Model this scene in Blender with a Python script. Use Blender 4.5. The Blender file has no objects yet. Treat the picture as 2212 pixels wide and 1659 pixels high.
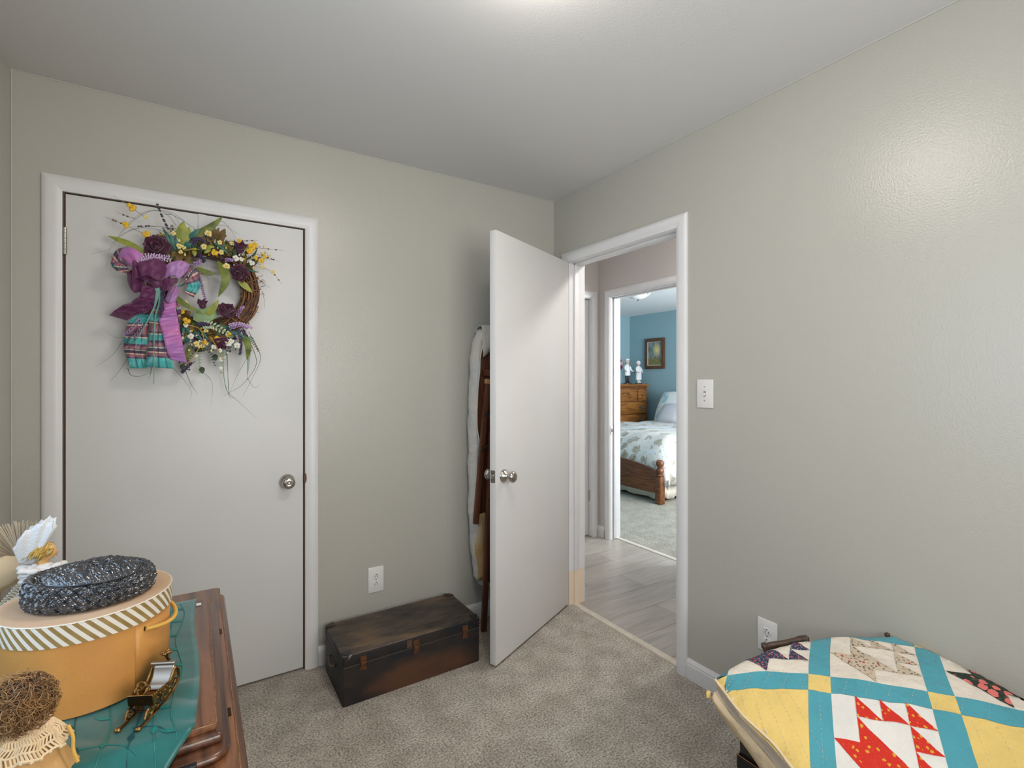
import bpy, bmesh, math, random
from mathutils import Vector, Matrix
import numpy as np
random.seed(7)
scene = bpy.context.scene
COL = scene.collection

# ------------------------------------------------------------ camera
CAM = Vector((-1.8716, -2.448, 1.3334)); YAW = 0.5697; FPX = 1072.6; V0 = 821.7
cd = bpy.data.cameras.new('camera'); cam = bpy.data.objects.new('camera', cd); COL.objects.link(cam)
cam.location = CAM; cam.rotation_euler = (math.pi/2, 0, -YAW)
cd.sensor_width = 36; cd.lens = 36*FPX/2212; cd.shift_y = (V0-829.5)/2212
cd.clip_start = .02; scene.camera = cam
# ------------------------------------------------------------ world, daylight, exposure
world = bpy.data.worlds.new('world'); scene.world = world; world.use_nodes = True
world.node_tree.nodes['Background'].inputs[0].default_value = (.72, .82, 1, 1)
world.node_tree.nodes['Background'].inputs[1].default_value = 1.0
def area(name, loc, rot, sx, sy, watts, color):
    l = bpy.data.lights.new(name, 'AREA'); l.shape = 'RECTANGLE'; l.size = sx; l.size_y = sy
    l.energy = watts; l.color = color
    o = bpy.data.objects.new(name, l); COL.objects.link(o); o.location = loc; o.rotation_euler = rot
    return o
# daylight arriving through three windows outside the frame; the rear one is added fill
area('daylight_sewing_room_window', (-2.62, -1.75, 1.5), (0, -math.pi/2, 0), 1.1, 1.1, 13, (.50, .73, 1))
area('daylight_rear_window', (-1.15, -3.28, 1.5), (math.pi/2, 0, 0), 1.2, 1.2, 42, (1, .95, .88))  # fill light from behind the camera, set outside an added window
area('daylight_bedroom_window', (2.9, -1.12, 1.45), (math.pi/2, 0, 0), 1.7, 1.3, 165, (.93, .97, 1))
scene.view_settings.view_transform = 'Standard'; scene.view_settings.look = 'None'
scene.view_settings.gamma = 1; scene.view_settings.use_curve_mapping = False
scene.view_settings.exposure = -0.02
LAMP_STRENGTH = 36.0; HALL_FILL_STRENGTH = 95.0

# ------------------------------------------------------------ helpers
RIGHT = Vector((math.cos(YAW), -math.sin(YAW), 0)); FWD = Vector((math.sin(YAW), math.cos(YAW), 0))
def sight(u, v): return FWD + RIGHT*((u-1106)/FPX) + Vector((0, 0, (V0-v)/FPX))
def on_y(u, v, y):
    d = sight(u, v); return CAM + d*((y-CAM.y)/d.y)
def on_x(u, v, x):
    d = sight(u, v); return CAM + d*((x-CAM.x)/d.x)
def on_z(u, v, z):
    d = sight(u, v); return CAM + d*((z-CAM.z)/d.z)

def nd(nt, t, x=0, y=0, **k):
    n = nt.nodes.new(t); n.location = (x, y)
    for a, b in k.items(): setattr(n, a, b)
    return n
def new_mat(name):
    m = bpy.data.materials.new(name); m.use_nodes = True
    nt = m.node_tree; return m, nt, nt.nodes['Principled BSDF']
def mat(name, c, rough=.5, metal=0, c2=None, scale=20, detail=4, stretch=(1, 1, 1), bump=0, bscale=None, dist=.002,
        spec=.5, sheen=0, contrast=(.35, .65), alpha=1, coat=0, trans=0):
    m, nt, b = new_mat(name); L = nt.links
    b.inputs['Base Color'].default_value = (*c, 1); b.inputs['Roughness'].default_value = rough
    b.inputs['Metallic'].default_value = metal; b.inputs['Specular IOR Level'].default_value = spec
    b.inputs['Sheen Weight'].default_value = sheen; b.inputs['Alpha'].default_value = alpha
    b.inputs['Coat Weight'].default_value = coat; b.inputs['Transmission Weight'].default_value = trans
    tc = nd(nt, 'ShaderNodeTexCoord'); mp = nd(nt, 'ShaderNodeMapping'); mp.inputs['Scale'].default_value = stretch
    L.new(tc.outputs['Object'], mp.inputs['Vector'])
    if c2:
        n = nd(nt, 'ShaderNodeTexNoise'); n.inputs['Scale'].default_value = scale; n.inputs['Detail'].default_value = detail
        r = nd(nt, 'ShaderNodeValToRGB'); r.color_ramp.elements[0].position, r.color_ramp.elements[1].position = contrast
        r.color_ramp.elements[0].color = (*c, 1); r.color_ramp.elements[1].color = (*c2, 1)
        L.new(mp.outputs[0], n.inputs['Vector']); L.new(n.outputs['Fac'], r.inputs[0]); L.new(r.outputs[0], b.inputs['Base Color'])
    if bump:
        n2 = nd(nt, 'ShaderNodeTexNoise'); n2.inputs['Scale'].default_value = bscale or scale; n2.inputs['Detail'].default_value = 3
        bp = nd(nt, 'ShaderNodeBump'); bp.inputs['Strength'].default_value = bump; bp.inputs['Distance'].default_value = dist
        L.new(mp.outputs[0], n2.inputs['Vector']); L.new(n2.outputs['Fac'], bp.inputs['Height']); L.new(bp.outputs[0], b.inputs['Normal'])
    return m
def emit(name, c, s):
    m, nt, b = new_mat(name); b.inputs['Base Color'].default_value = (*c, 1)
    b.inputs['Emission Color'].default_value = (*c, 1); b.inputs['Emission Strength'].default_value = s; return m

class MB:
    """collects vertices and faces; build() links them as one mesh object"""
    def __init__(s): s.v = []; s.f = []; s.mi = []
    def add(s, vs, fs, mi=0):
        o = len(s.v); s.v += [tuple(p) for p in vs]; s.f += [tuple(i+o for i in q) for q in fs]; s.mi += [mi]*len(fs); return s
    def box(s, x0, x1, y0, y1, z0, z1, mi=0):
        return s.add([(x0,y0,z0),(x1,y0,z0),(x1,y1,z0),(x0,y1,z0),(x0,y0,z1),(x1,y0,z1),(x1,y1,z1),(x0,y1,z1)],
                     [(3,2,1,0),(4,5,6,7),(0,1,5,4),(1,2,6,5),(2,3,7,6),(3,0,4,7)], mi)
    def grid(s, rows, cu=False, cv=False, mi=0):
        nu = len(rows); nv = len(rows[0]); vs = [p for r in rows for p in r]; fs = []
        for i in range(nu if cu else nu-1):
            for j in range(nv if cv else nv-1):
                a, b = i, (i+1) % nu; c, d = j, (j+1) % nv
                fs.append((a*nv+c, b*nv+c, b*nv+d, a*nv+d))
        return s.add(vs, fs, mi)
    def lathe(s, prof, c=(0,0,0), n=24, axis='z', sx=1, sy=1, mi=0, caps=True):
        rows = []
        for r, h in prof:
            row = []
            for k in range(n):
                a = 2*math.pi*k/n; p = (r*sx*math.cos(a), r*sy*math.sin(a), h)
                if axis == 'y': p = (p[0], -p[2], p[1])
                elif axis == 'x': p = (p[2], p[0], p[1])
                row.append((p[0]+c[0], p[1]+c[1], p[2]+c[2]))
            rows.append(row)
        o = len(s.v); s.grid(rows, cv=True, mi=mi)
        if caps:
            m = len(rows)
            s.f.append(tuple(o+k for k in range(n))[::-1]); s.f.append(tuple(o+(m-1)*n+k for k in range(n))); s.mi += [mi, mi]
        return s
    def tube(s, pts, r, n=6, mi=0, caps=True, flat=1.0):
        pts = [Vector(p) for p in pts]; m = len(pts)
        rs = r if isinstance(r, (list, tuple)) else [r]*m
        t0 = (pts[1]-pts[0]).normalized(); up = Vector((0,0,1)) if abs(t0.z) < .9 else Vector((0,1,0))
        nrm = t0.cross(up).normalized(); rows = []
        for i, p in enumerate(pts):
            t = (pts[min(i+1,m-1)]-pts[max(i-1,0)])
            t = t.normalized() if t.length > 1e-9 else t0
            nrm = nrm - t*nrm.dot(t)
            nrm = nrm.normalized() if nrm.length > 1e-6 else t.orthogonal().normalized()
            bn = t.cross(nrm)
            rows.append([p + nrm*(rs[i]*math.cos(2*math.pi*k/n)) + bn*(rs[i]*flat*math.sin(2*math.pi*k/n)) for k in range(n)])
        o = len(s.v); s.grid(rows, cv=True, mi=mi)
        if caps:
            s.f.append(tuple(o+k for k in range(n))[::-1]); s.f.append(tuple(o+(m-1)*n+k for k in range(n))); s.mi += [mi, mi]
        return s
    def prism(s, poly, a, b, axis='z', mi=0):
        def P(q, h):
            return (q[0],q[1],h) if axis == 'z' else ((q[0],h,q[1]) if axis == 'y' else (h,q[0],q[1]))
        n = len(poly)
        return s.add([P(q,a) for q in poly]+[P(q,b) for q in poly],
                     [tuple(range(n))[::-1], tuple(range(n,2*n))]+[(i,(i+1)%n,n+(i+1)%n,n+i) for i in range(n)], mi)
    def ball(s, c, r, nu=8, nv=6, mi=0, sc=(1,1,1), rot=None):
        rows = []
        for i in range(nv+1):
            th = math.pi*i/nv; th = min(max(th, .02), math.pi-.02); row = []
            for k in range(nu):
                a = 2*math.pi*k/nu
                p = Vector((r*sc[0]*math.sin(th)*math.cos(a), r*sc[1]*math.sin(th)*math.sin(a), r*sc[2]*math.cos(th)))
                if rot: p = rot @ p
                row.append(p+Vector(c))
            rows.append(row)
        return s.grid(rows, cv=True, mi=mi)
    def build(s, name, mats, parent=None, bevel=0, seg=2, smooth=35, fixn=True, weld=0):
        me = bpy.data.meshes.new(name); me.from_pydata(s.v, [], s.f)
        if not isinstance(mats, (list, tuple)): mats = [mats]
        for m in mats: me.materials.append(M[m] if isinstance(m, str) else m)
        me.polygons.foreach_set('material_index', s.mi)
        bm = bmesh.new(); bm.from_mesh(me)
        if weld: bmesh.ops.remove_doubles(bm, verts=bm.verts, dist=weld)
        if fixn: bmesh.ops.recalc_face_normals(bm, faces=bm.faces)
        if bevel:
            es = [e for e in bm.edges if len(e.link_faces) == 2 and e.calc_face_angle(0) > .5]
            bmesh.ops.bevel(bm, geom=es, offset=bevel, segments=seg, affect='EDGES', profile=.5, clamp_overlap=True)
        bm.to_mesh(me); bm.free()
        if smooth:
            me.polygons.foreach_set('use_smooth', [True]*len(me.polygons)); me.set_sharp_from_angle(angle=math.radians(smooth))
        o = bpy.data.objects.new(name, me); COL.objects.link(o)
        if parent is not None:
            o.parent = parent
        return o
def relocate(root):
    """children built in world space: shift their vertices to be local to a root that is only translated"""
    off = root.location.copy()
    for ch in root.children_recursive:
        if ch.type == 'MESH' and not ch.get('_loc'):
            ch.data.transform(Matrix.Translation(-off)); ch['_loc'] = 1
    for ch in root.children_recursive:
        if '_loc' in ch: del ch['_loc']
def thing(name, label, cat, loc=(0,0,0), rotz=0, group=None):
    o = bpy.data.objects.new(name, None); COL.objects.link(o); o.empty_display_size = .05
    o.location = loc; o.rotation_euler = (0,0,rotz); o['label'] = label; o['category'] = cat
    if group: o['group'] = group
    return o
def tag(o, label, cat, group=None):
    o['label'] = label; o['category'] = cat
    if group: o['group'] = group
    return o
def struct(o, label=None):
    o['kind'] = 'structure'
    if label: o['label'] = label
    return o
def crom(pts, n):
    """smooth curve through points (Catmull-Rom), n samples"""
    P = [Vector(p) for p in pts]; P = [P[0]*2-P[1]]+P+[P[-1]*2-P[-2]]; m = len(P)-3; out = []
    for k in range(n):
        t = k/(n-1)*m; i = min(int(t), m-1); t -= i; a, b, c, d = P[i:i+4]
        out.append(.5*((2*b)+(c-a)*t+(2*a-5*b+4*c-d)*t*t+(3*b-a-3*c+d)*t**3))
    return out
# ------------------------------------------------------------ materials
M = {}
def wallpaint(name, c, rough=.29):
    m, nt, b = new_mat(name); L = nt.links
    tc = nd(nt, 'ShaderNodeTexCoord')
    n = nd(nt, 'ShaderNodeTexNoise'); n.inputs['Scale'].default_value = 2.2; n.inputs['Detail'].default_value = 3
    r = nd(nt, 'ShaderNodeValToRGB'); r.color_ramp.elements[0].color = (c[0]*.96, c[1]*.96, c[2]*.955, 1); r.color_ramp.elements[1].color = (*c, 1)
    n2 = nd(nt, 'ShaderNodeTexNoise'); n2.inputs['Scale'].default_value = 170; n2.inputs['Detail'].default_value = 2
    bp = nd(nt, 'ShaderNodeBump'); bp.inputs['Strength'].default_value = .34; bp.inputs['Distance'].default_value = .0022
    L.new(tc.outputs['Object'], n.inputs['Vector']); L.new(tc.outputs['Object'], n2.inputs['Vector'])
    L.new(n.outputs['Fac'], r.inputs[0]); L.new(r.outputs[0], b.inputs['Base Color'])
    L.new(n2.outputs['Fac'], bp.inputs['Height']); L.new(bp.outputs[0], b.inputs['Normal'])
    b.inputs['Roughness'].default_value = rough; return m
M['wall'] = wallpaint('sage_grey_paint', (.485, .475, .428))
M['hallwall'] = wallpaint('pale_greige_paint', (.60, .565, .545), .5)
M['bluewall'] = wallpaint('blue_paint', (.30, .46, .515), .5)
M['ceiling'] = mat('ceiling_paint', (.70, .695, .69), .6, bump=.2, bscale=120, dist=.002)
M['ceilwhite'] = mat('white_ceiling_paint', (.86, .86, .87), .8)
M['trim'] = mat('white_trim_paint', (.76, .76, .765), .38, c2=(.73, .73, .735), scale=6, bump=.06, bscale=60)
M['door'] = mat('white_door_paint', (.72, .715, .71), .42, c2=(.69, .69, .688), scale=3, bump=.08, bscale=90)
M['barewood'] = mat('primed_wood', (.80, .66, .52), .6)
M['gap'] = mat('dark_gap', (.11, .075, .05), .9)
def carpet(name, a, b2, c3):
    m, nt, b = new_mat(name); L = nt.links
    tc = nd(nt, 'ShaderNodeTexCoord')
    n = nd(nt, 'ShaderNodeTexNoise'); n.inputs['Scale'].default_value = 130; n.inputs['Detail'].default_value = 5; n.inputs['Roughness'].default_value = .7
    big = nd(nt, 'ShaderNodeTexNoise'); big.inputs['Scale'].default_value = 9; big.inputs['Detail'].default_value = 5
    r = nd(nt, 'ShaderNodeValToRGB'); r.color_ramp.elements[0].position = .36; r.color_ramp.elements[1].position = .60
    r.color_ramp.elements[0].color = (*a, 1); r.color_ramp.elements[1].color = (*b2, 1)
    r2 = nd(nt, 'ShaderNodeValToRGB'); r2.color_ramp.elements[0].position = .38; r2.color_ramp.elements[1].position = .62
    r2.color_ramp.elements[0].color = (*c3, 1); r2.color_ramp.elements[1].color = (1, 1, 1, 1)
    mx = nd(nt, 'ShaderNodeMix', data_type='RGBA', blend_type='MULTIPLY'); mx.inputs[0].default_value = 1
    bp = nd(nt, 'ShaderNodeBump'); bp.inputs['Strength'].default_value = .9; bp.inputs['Distance'].default_value = .006
    for q in (n, big): L.new(tc.outputs['Object'], q.inputs['Vector'])
    L.new(n.outputs['Fac'], r.inputs[0]); L.new(big.outputs['Fac'], r2.inputs[0])
    L.new(r.outputs[0], mx.inputs[6]); L.new(r2.outputs[0], mx.inputs[7]); L.new(mx.outputs[2], b.inputs['Base Color'])
    L.new(n.outputs['Fac'], bp.inputs['Height']); L.new(bp.outputs[0], b.inputs['Normal'])
    b.inputs['Roughness'].default_value = 1; b.inputs['Specular IOR Level'].default_value = .1; return m
M['carpet'] = carpet('beige_grey_carpet', (.215, .19, .157), (.70, .645, .565), (.78, .765, .75))
M['carpet2'] = carpet('bedroom_carpet', (.24, .23, .19), (.56, .53, .46), (.84, .84, .82))
def wood(name, dark, light, rough=.4, axis='x', scale=9, stretch=.07, coat=.0, bump=.15, pos=(.3, .7)):
    m, nt, b = new_mat(name); L = nt.links
    tc = nd(nt, 'ShaderNodeTexCoord'); mp = nd(nt, 'ShaderNodeMapping')
    mp.inputs['Scale'].default_value = {'x': (stretch, 1, 1), 'y': (1, stretch, 1), 'z': (1, 1, stretch)}[axis]
    n = nd(nt, 'ShaderNodeTexNoise'); n.inputs['Scale'].default_value = scale*6; n.inputs['Detail'].default_value = 6; n.inputs['Distortion'].default_value = .6
    r = nd(nt, 'ShaderNodeValToRGB'); r.color_ramp.elements[0].position, r.color_ramp.elements[1].position = pos
    r.color_ramp.elements[0].color = (*dark, 1); r.color_ramp.elements[1].color = (*light, 1)
    bp = nd(nt, 'ShaderNodeBump'); bp.inputs['Strength'].default_value = bump; bp.inputs['Distance'].default_value = .001
    L.new(tc.outputs['Object'], mp.inputs['Vector']); L.new(mp.outputs[0], n.inputs['Vector'])
    L.new(n.outputs['Fac'], r.inputs[0]); L.new(r.outputs[0], b.inputs['Base Color'])
    L.new(n.outputs['Fac'], bp.inputs['Height']); L.new(bp.outputs[0], b.inputs['Normal'])
    b.inputs['Roughness'].default_value = rough; b.inputs['Coat Weight'].default_value = coat; return m
M['table'] = wood('worn_walnut', (.065, .021, .008), (.28, .108, .042), .36, 'y', 12, .06, coat=.2, bump=.3)
M['tabledge'] = wood('walnut_moulding', (.035, .012, .006), (.15, .06, .028), .3, 'y', 12, .05, coat=.3)
M['oak'] = wood('golden_oak', (.15, .052, .010), (.42, .175, .040), .4, 'x', 10, .08)
M['oakdark'] = wood('oak_carving', (.12, .045, .012), (.28, .11, .03), .5, 'x', 10, .08)
M['bedwood'] = wood('dark_oak', (.07, .02, .006), (.26, .088, .026), .35, 'y', 8, .1, coat=.2)
M['legwood'] = wood('brown_board_wood', (.06, .018, .008), (.17, .055, .022), .45, 'z', 10, .06)
M['lightwood'] = mat('bare_wood', (.55, .30, .12), .6)
M['blackwood'] = mat('black_painted_wood', (.012, .012, .013), .3)
M['brownrail'] = mat('brown_leather_strap', (.09, .05, .028), .5, c2=(.05, .028, .018), scale=30)
M['nickel'] = mat('satin_nickel', (.50, .47, .43), .22, 1)
M['steel'] = mat('steel', (.55, .55, .55), .3, 1)
M['brass'] = mat('antique_brass', (.40, .225, .07), .33, 1, c2=(.11, .06, .022), scale=60, contrast=(.4, .7))
M['brassdark'] = mat('dark_brass', (.06, .035, .018), .35, .9)
M['silver'] = mat('worn_silver', (.38, .32, .26), .38, .9)
M['plastic'] = mat('white_plastic', (.80, .79, .77), .3)
M['slot'] = mat('dark_slot', (.03, .03, .03), .6)
M['rubber'] = mat('black_iron', (.02, .018, .016), .5)
# trunk: black paint, brown scuffs and a rust-brown worn patch
def trunkmat():
    m, nt, b = new_mat('worn_black_trunk'); L = nt.links
    tc = nd(nt, 'ShaderNodeTexCoord'); sx = nd(nt, 'ShaderNodeSeparateXYZ'); L.new(tc.outputs['Object'], sx.inputs[0])
    n = nd(nt, 'ShaderNodeTexNoise'); n.inputs['Scale'].default_value = 7; n.inputs['Detail'].default_value = 8; n.inputs['Roughness'].default_value = .65
    mp = nd(nt, 'ShaderNodeMapping'); mp.inputs['Scale'].default_value = (.55, 1.3, 1.2)
    L.new(tc.outputs['Object'], mp.inputs[0]); L.new(mp.outputs[0], n.inputs['Vector'])
    r = nd(nt, 'ShaderNodeValToRGB'); e = r.color_ramp.elements
    e[0].position = .36; e[0].color = (.016, .014, .014, 1); e[1].position = .68; e[1].color = (.20, .125, .065, 1)
    k = e.new(.5); k.color = (.070, .052, .040, 1)
    L.new(n.outputs['Fac'], r.inputs[0])
    rs = nd(nt, 'ShaderNodeValToRGB'); e = rs.color_ramp.elements
    e[0].position = .46; e[0].color = (.008, .009, .013, 1); e[1].position = .80; e[1].color = (.05, .03, .018, 1); L.new(n.outputs['Fac'], rs.inputs[0])
    tp = nd(nt, 'ShaderNodeMath', operation='GREATER_THAN'); tp.inputs[1].default_value = .2045; L.new(sx.outputs[2], tp.inputs[0])
    mt = nd(nt, 'ShaderNodeMix', data_type='RGBA'); L.new(tp.outputs[0], mt.inputs[0]); L.new(rs.outputs[0], mt.inputs[6]); L.new(r.outputs[0], mt.inputs[7])
    # worn patch low on the front panel
    def dist(c, w, src):
        a = nd(nt, 'ShaderNodeMath', operation='SUBTRACT'); a.inputs[1].default_value = c; L.new(src, a.inputs[0])
        d = nd(nt, 'ShaderNodeMath', operation='DIVIDE'); d.inputs[1].default_value = w; L.new(a.outputs[0], d.inputs[0])
        q = nd(nt, 'ShaderNodeMath', operation='POWER'); q.inputs[1].default_value = 2; L.new(d.outputs[0], q.inputs[0]); return q
    dx, dz, dy = dist(.05, .28, sx.outputs[0]), dist(.045, .08, sx.outputs[2]), dist(-.16, .02, sx.outputs[1])
    s1 = nd(nt, 'ShaderNodeMath', operation='ADD'); L.new(dx.outputs[0], s1.inputs[0]); L.new(dz.outputs[0], s1.inputs[1])
    s2 = nd(nt, 'ShaderNodeMath', operation='ADD'); L.new(s1.outputs[0], s2.inputs[0]); L.new(dy.outputs[0], s2.inputs[1])
    nn = nd(nt, 'ShaderNodeMath', operation='MULTIPLY_ADD'); nn.inputs[1].default_value = 4.2; L.new(n.outputs['Fac'], nn.inputs[0]); L.new(s2.outputs[0], nn.inputs[2])
    mr = nd(nt, 'ShaderNodeMapRange'); mr.inputs[1].default_value = 2.2; mr.inputs[2].default_value = 3.3; mr.inputs[3].default_value = .85; mr.inputs[4].default_value = 0
    L.new(nn.outputs[0], mr.inputs[0])
    mx = nd(nt, 'ShaderNodeMix', data_type='RGBA'); L.new(mr.outputs[0], mx.inputs[0]); L.new(mt.outputs[2], mx.inputs[6]); mx.inputs[7].default_value = (.105, .042, .018, 1)
    L.new(mx.outputs[2], b.inputs['Base Color'])
    bp = nd(nt, 'ShaderNodeBump'); bp.inputs['Strength'].default_value = .25; bp.inputs['Distance'].default_value = .002
    L.new(n.outputs['Fac'], bp.inputs['Height']); L.new(bp.outputs[0], b.inputs['Normal'])
    b.inputs['Roughness'].default_value = .55; return m
M['trunk'] = trunkmat()
M['trunkcap'] = mat('brown_corner_cap', (.07, .035, .018), .45, c2=(.03, .018, .012), scale=60)
M['rustlatch'] = mat('rusty_latch', (.16, .065, .024), .5, .4, c2=(.07, .03, .014), scale=80)
M['boxtan'] = mat('tan_leatherette', (.60, .285, .07), .5, c2=(.53, .24, .058), scale=8, bump=.35, bscale=220, dist=.0012)
M['boxlid'] = mat('peach_cardboard', (.66, .46, .30), .6, c2=(.58, .37, .22), scale=6)
M['stripegold'] = mat('gold_print', (.33, .22, .075), .45, c2=(.25, .16, .05), scale=60)
M['stripewhite'] = mat('cream_print', (.72, .68, .60), .5)
M['cord'] = mat('yellow_cord', (.68, .40, .08), .6)
M['straw'] = mat('black_cellophane_straw', (.008, .0085, .011), .2, c2=(.022, .024, .03), scale=90, coat=.8, bump=.25, bscale=140, dist=.001, spec=1.0)
M['teal'] = mat('teal_satin', (.004, .098, .090), .34, c2=(.006, .135, .122), scale=14, sheen=.3, bump=.1, bscale=900, dist=.0005)
M['tealthread'] = mat('teal_embroidery', (.010, .19, .165), .45)
M['tealthread2'] = mat('dark_teal_embroidery', (.003, .06, .07), .5)
M['hair'] = mat('raffia', (.10, .045, .016), .6, c2=(.30, .155, .055), scale=30)
M['hairdark'] = mat('dark_raffia', (.028, .013, .008), .8)
M['crochet'] = mat('cream_crochet', (.74, .56, .34), .85, bump=.5, bscale=400, dist=.001)
M['pinkribbon'] = mat('pale_pink_ribbon', (.80, .55, .45), .5)
M['dollcloth'] = mat('tan_cotton', (.56, .32, .12), .8)
M['dollwhite'] = mat('ivory_lace', (.72, .62, .46), .85, bump=.6, bscale=200)
M['fan'] = mat('cream_straw', (.62, .52, .38), .7, c2=(.48, .38, .26), scale=40, stretch=(1, 1, .1))
M['tulle'] = mat('cream_tulle', (.82, .63, .40), .8, alpha=.85)
M['wing'] = mat('glitter_wing', (.82, .83, .84), .3, bump=.8, bscale=300, dist=.002, alpha=.85)
M['angelhair'] = mat('silver_gold_hair', (.42, .40, .33), .4, .3, c2=(.50, .31, .06), scale=18, contrast=(.45, .6))
M['angelskin'] = mat('painted_skin', (.80, .47, .16), .5)
M['angelcloth'] = mat('white_fluff', (.86, .82, .78), .9, bump=.6, bscale=120, dist=.004)
M['lips'] = mat('painted_lips', (.65, .14, .06), .5)
M['eye'] = mat('painted_eye', (.05, .035, .03), .4)
# quilt cloths
def cloth(name, c, c2=None):
    return mat(name, c, .85, c2=c2 or tuple(x*.9 for x in c), scale=9, bump=.8, bscale=30, dist=.012, sheen=.15)
M['qteal'] = cloth('quilt_teal', (.075, .345, .42)); M['qyellow'] = cloth('quilt_yellow', (.83, .60, .19)); M['qcream'] = cloth('quilt_cream', (.79, .71, .60))
M['qwhite'] = cloth('quilt_white', (.80, .77, .72)); M['qback'] = cloth('quilt_backing', (.83, .65, .42)); M['qgrey'] = cloth('quilt_inner_fold', (.74, .62, .48))  # fold cloth greyed: shade between the layers put into its colour
def printcloth(name, base, spot, petal, scale=60, size=.28):
    """small print: blossoms on a plain ground, from a cell pattern"""
    m, nt, b = new_mat(name); L = nt.links
    tc = nd(nt, 'ShaderNodeTexCoord')
    def cells(sc, rand=.35):
        v = nd(nt, 'ShaderNodeTexVoronoi'); v.inputs['Scale'].default_value = sc; v.inputs['Randomness'].default_value = rand
        L.new(tc.outputs['Object'], v.inputs['Vector']); return v
    nz = nd(nt, 'ShaderNodeTexNoise'); nz.inputs['Scale'].default_value = scale*2.2; L.new(tc.outputs['Object'], nz.inputs['Vector'])
    ds = nd(nt, 'ShaderNodeVectorMath', operation='SCALE'); ds.inputs['Scale'].default_value = .45/scale; L.new(nz.outputs['Color'], ds.inputs[0])
    ad = nd(nt, 'ShaderNodeVectorMath', operation='ADD'); L.new(tc.outputs['Object'], ad.inputs[0]); L.new(ds.outputs[0], ad.inputs[1])
    v1, v2 = cells(scale), cells(scale*2.7, .8)
    for q in (v1, v2): L.new(ad.outputs[0], q.inputs['Vector'])
    def mask(v, t):
        r = nd(nt, 'ShaderNodeMath', operation='LESS_THAN'); r.inputs[1].default_value = t; L.new(v.outputs['Distance'], r.inputs[0]); return r
    a, c = mask(v2, .34), mask(v1, size)
    m1 = nd(nt, 'ShaderNodeMix', data_type='RGBA'); m1.inputs[6].default_value = (*base, 1); m1.inputs[7].default_value = (*petal, 1); L.new(a.outputs[0], m1.inputs[0])
    m2 = nd(nt, 'ShaderNodeMix', data_type='RGBA'); m2.inputs[7].default_value = (*spot, 1); L.new(c.outputs[0], m2.inputs[0]); L.new(m1.outputs[2], m2.inputs[6])
    L.new(m2.outputs[2], b.inputs['Base Color']); b.inputs['Roughness'].default_value = .85; return m
M['qred'] = printcloth('red_print', (.62, .022, .010), (.70, .34, .03), (.66, .04, .015), 72, .28)
M['qgreyflower'] = printcloth('grey_flower_print', (.58, .47, .35), (.50, .06, .06), (.14, .12, .08), 42, .15)
M['qnavy'] = printcloth('navy_print', (.035, .035, .075), (.58, .07, .06), (.30, .30, .36), 70, .25)
M['qpink'] = printcloth('black_pink_print', (.02, .028, .022), (.72, .17, .15), (.05, .09, .04), 38, .40)
# bedroom cloths
def floral():
    m, nt, b = new_mat('floral_coverlet'); L = nt.links
    tc = nd(nt, 'ShaderNodeTexCoord')
    v = nd(nt, 'ShaderNodeTexVoronoi'); v.inputs['Scale'].default_value = 7; v2 = nd(nt, 'ShaderNodeTexVoronoi'); v2.inputs['Scale'].default_value = 24
    n = nd(nt, 'ShaderNodeTexNoise'); n.inputs['Scale'].default_value = 3; n.inputs['Detail'].default_value = 6
    nz = nd(nt, 'ShaderNodeTexNoise'); nz.inputs['Scale'].default_value = 16; nz.inputs['Detail'].default_value = 3; L.new(tc.outputs['Object'], nz.inputs['Vector'])
    ds = nd(nt, 'ShaderNodeVectorMath', operation='SCALE'); ds.inputs['Scale'].default_value = .13; L.new(nz.outputs['Color'], ds.inputs[0])
    ad = nd(nt, 'ShaderNodeVectorMath', operation='ADD'); L.new(tc.outputs['Object'], ad.inputs[0]); L.new(ds.outputs[0], ad.inputs[1])
    for q in (v, v2, n): L.new(ad.outputs[0], q.inputs['Vector'])
    r = nd(nt, 'ShaderNodeValToRGB'); r.color_ramp.interpolation = 'CONSTANT'; e = r.color_ramp.elements
    e[0].position = 0; e[0].color = (.36, .27, .15, 1); e[1].position = .42; e[1].color = (.70, .68, .65, 1)
    for p, c in ((.09, (.30, .26, .20, 1)), (.17, (.46, .42, .34, 1)), (.30, (.36, .36, .34, 1)), (.345, (.66, .64, .61, 1))):
        k = e.new(p); k.color = c
    L.new(v.outputs['Distance'], r.inputs[0])
    r2 = nd(nt, 'ShaderNodeValToRGB'); r2.color_ramp.interpolation = 'CONSTANT'; e = r2.color_ramp.elements
    e[0].position = 0; e[0].color = (.45, .62, .72, 1); e[1].position = .25; e[1].color = (.70, .73, .76, 1)
    k = e.new(.12); k.color = (.55, .44, .28, 1)
    L.new(v2.outputs['Distance'], r2.inputs[0])
    th = nd(nt, 'ShaderNodeMath', operation='GREATER_THAN'); th.inputs[1].default_value = .58; L.new(n.outputs['Fac'], th.inputs[0])
    mx = nd(nt, 'ShaderNodeMix', data_type='RGBA'); L.new(th.outputs[0], mx.inputs[0]); L.new(r.outputs[0], mx.inputs[6]); L.new(r2.outputs[0], mx.inputs[7])
    L.new(mx.outputs[2], b.inputs['Base Color']); b.inputs['Roughness'].default_value = .9
    n2 = nd(nt, 'ShaderNodeTexNoise'); n2.inputs['Scale'].default_value = 30; L.new(tc.outputs['Object'], n2.inputs['Vector'])
    bp = nd(nt, 'ShaderNodeBump'); bp.inputs['Strength'].default_value = .4; bp.inputs['Distance'].default_value = .01
    L.new(n2.outputs['Fac'], bp.inputs['Height']); L.new(bp.outputs[0], b.inputs['Normal']); return m
M['floral'] = floral()
M['sham'] = mat('blue_floral_sham', (.80, .82, .80), .9, c2=(.33, .60, .72), scale=9, contrast=(.5, .62))
M['greypillow'] = mat('grey_pillow', (.55, .54, .58), .9)
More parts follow.
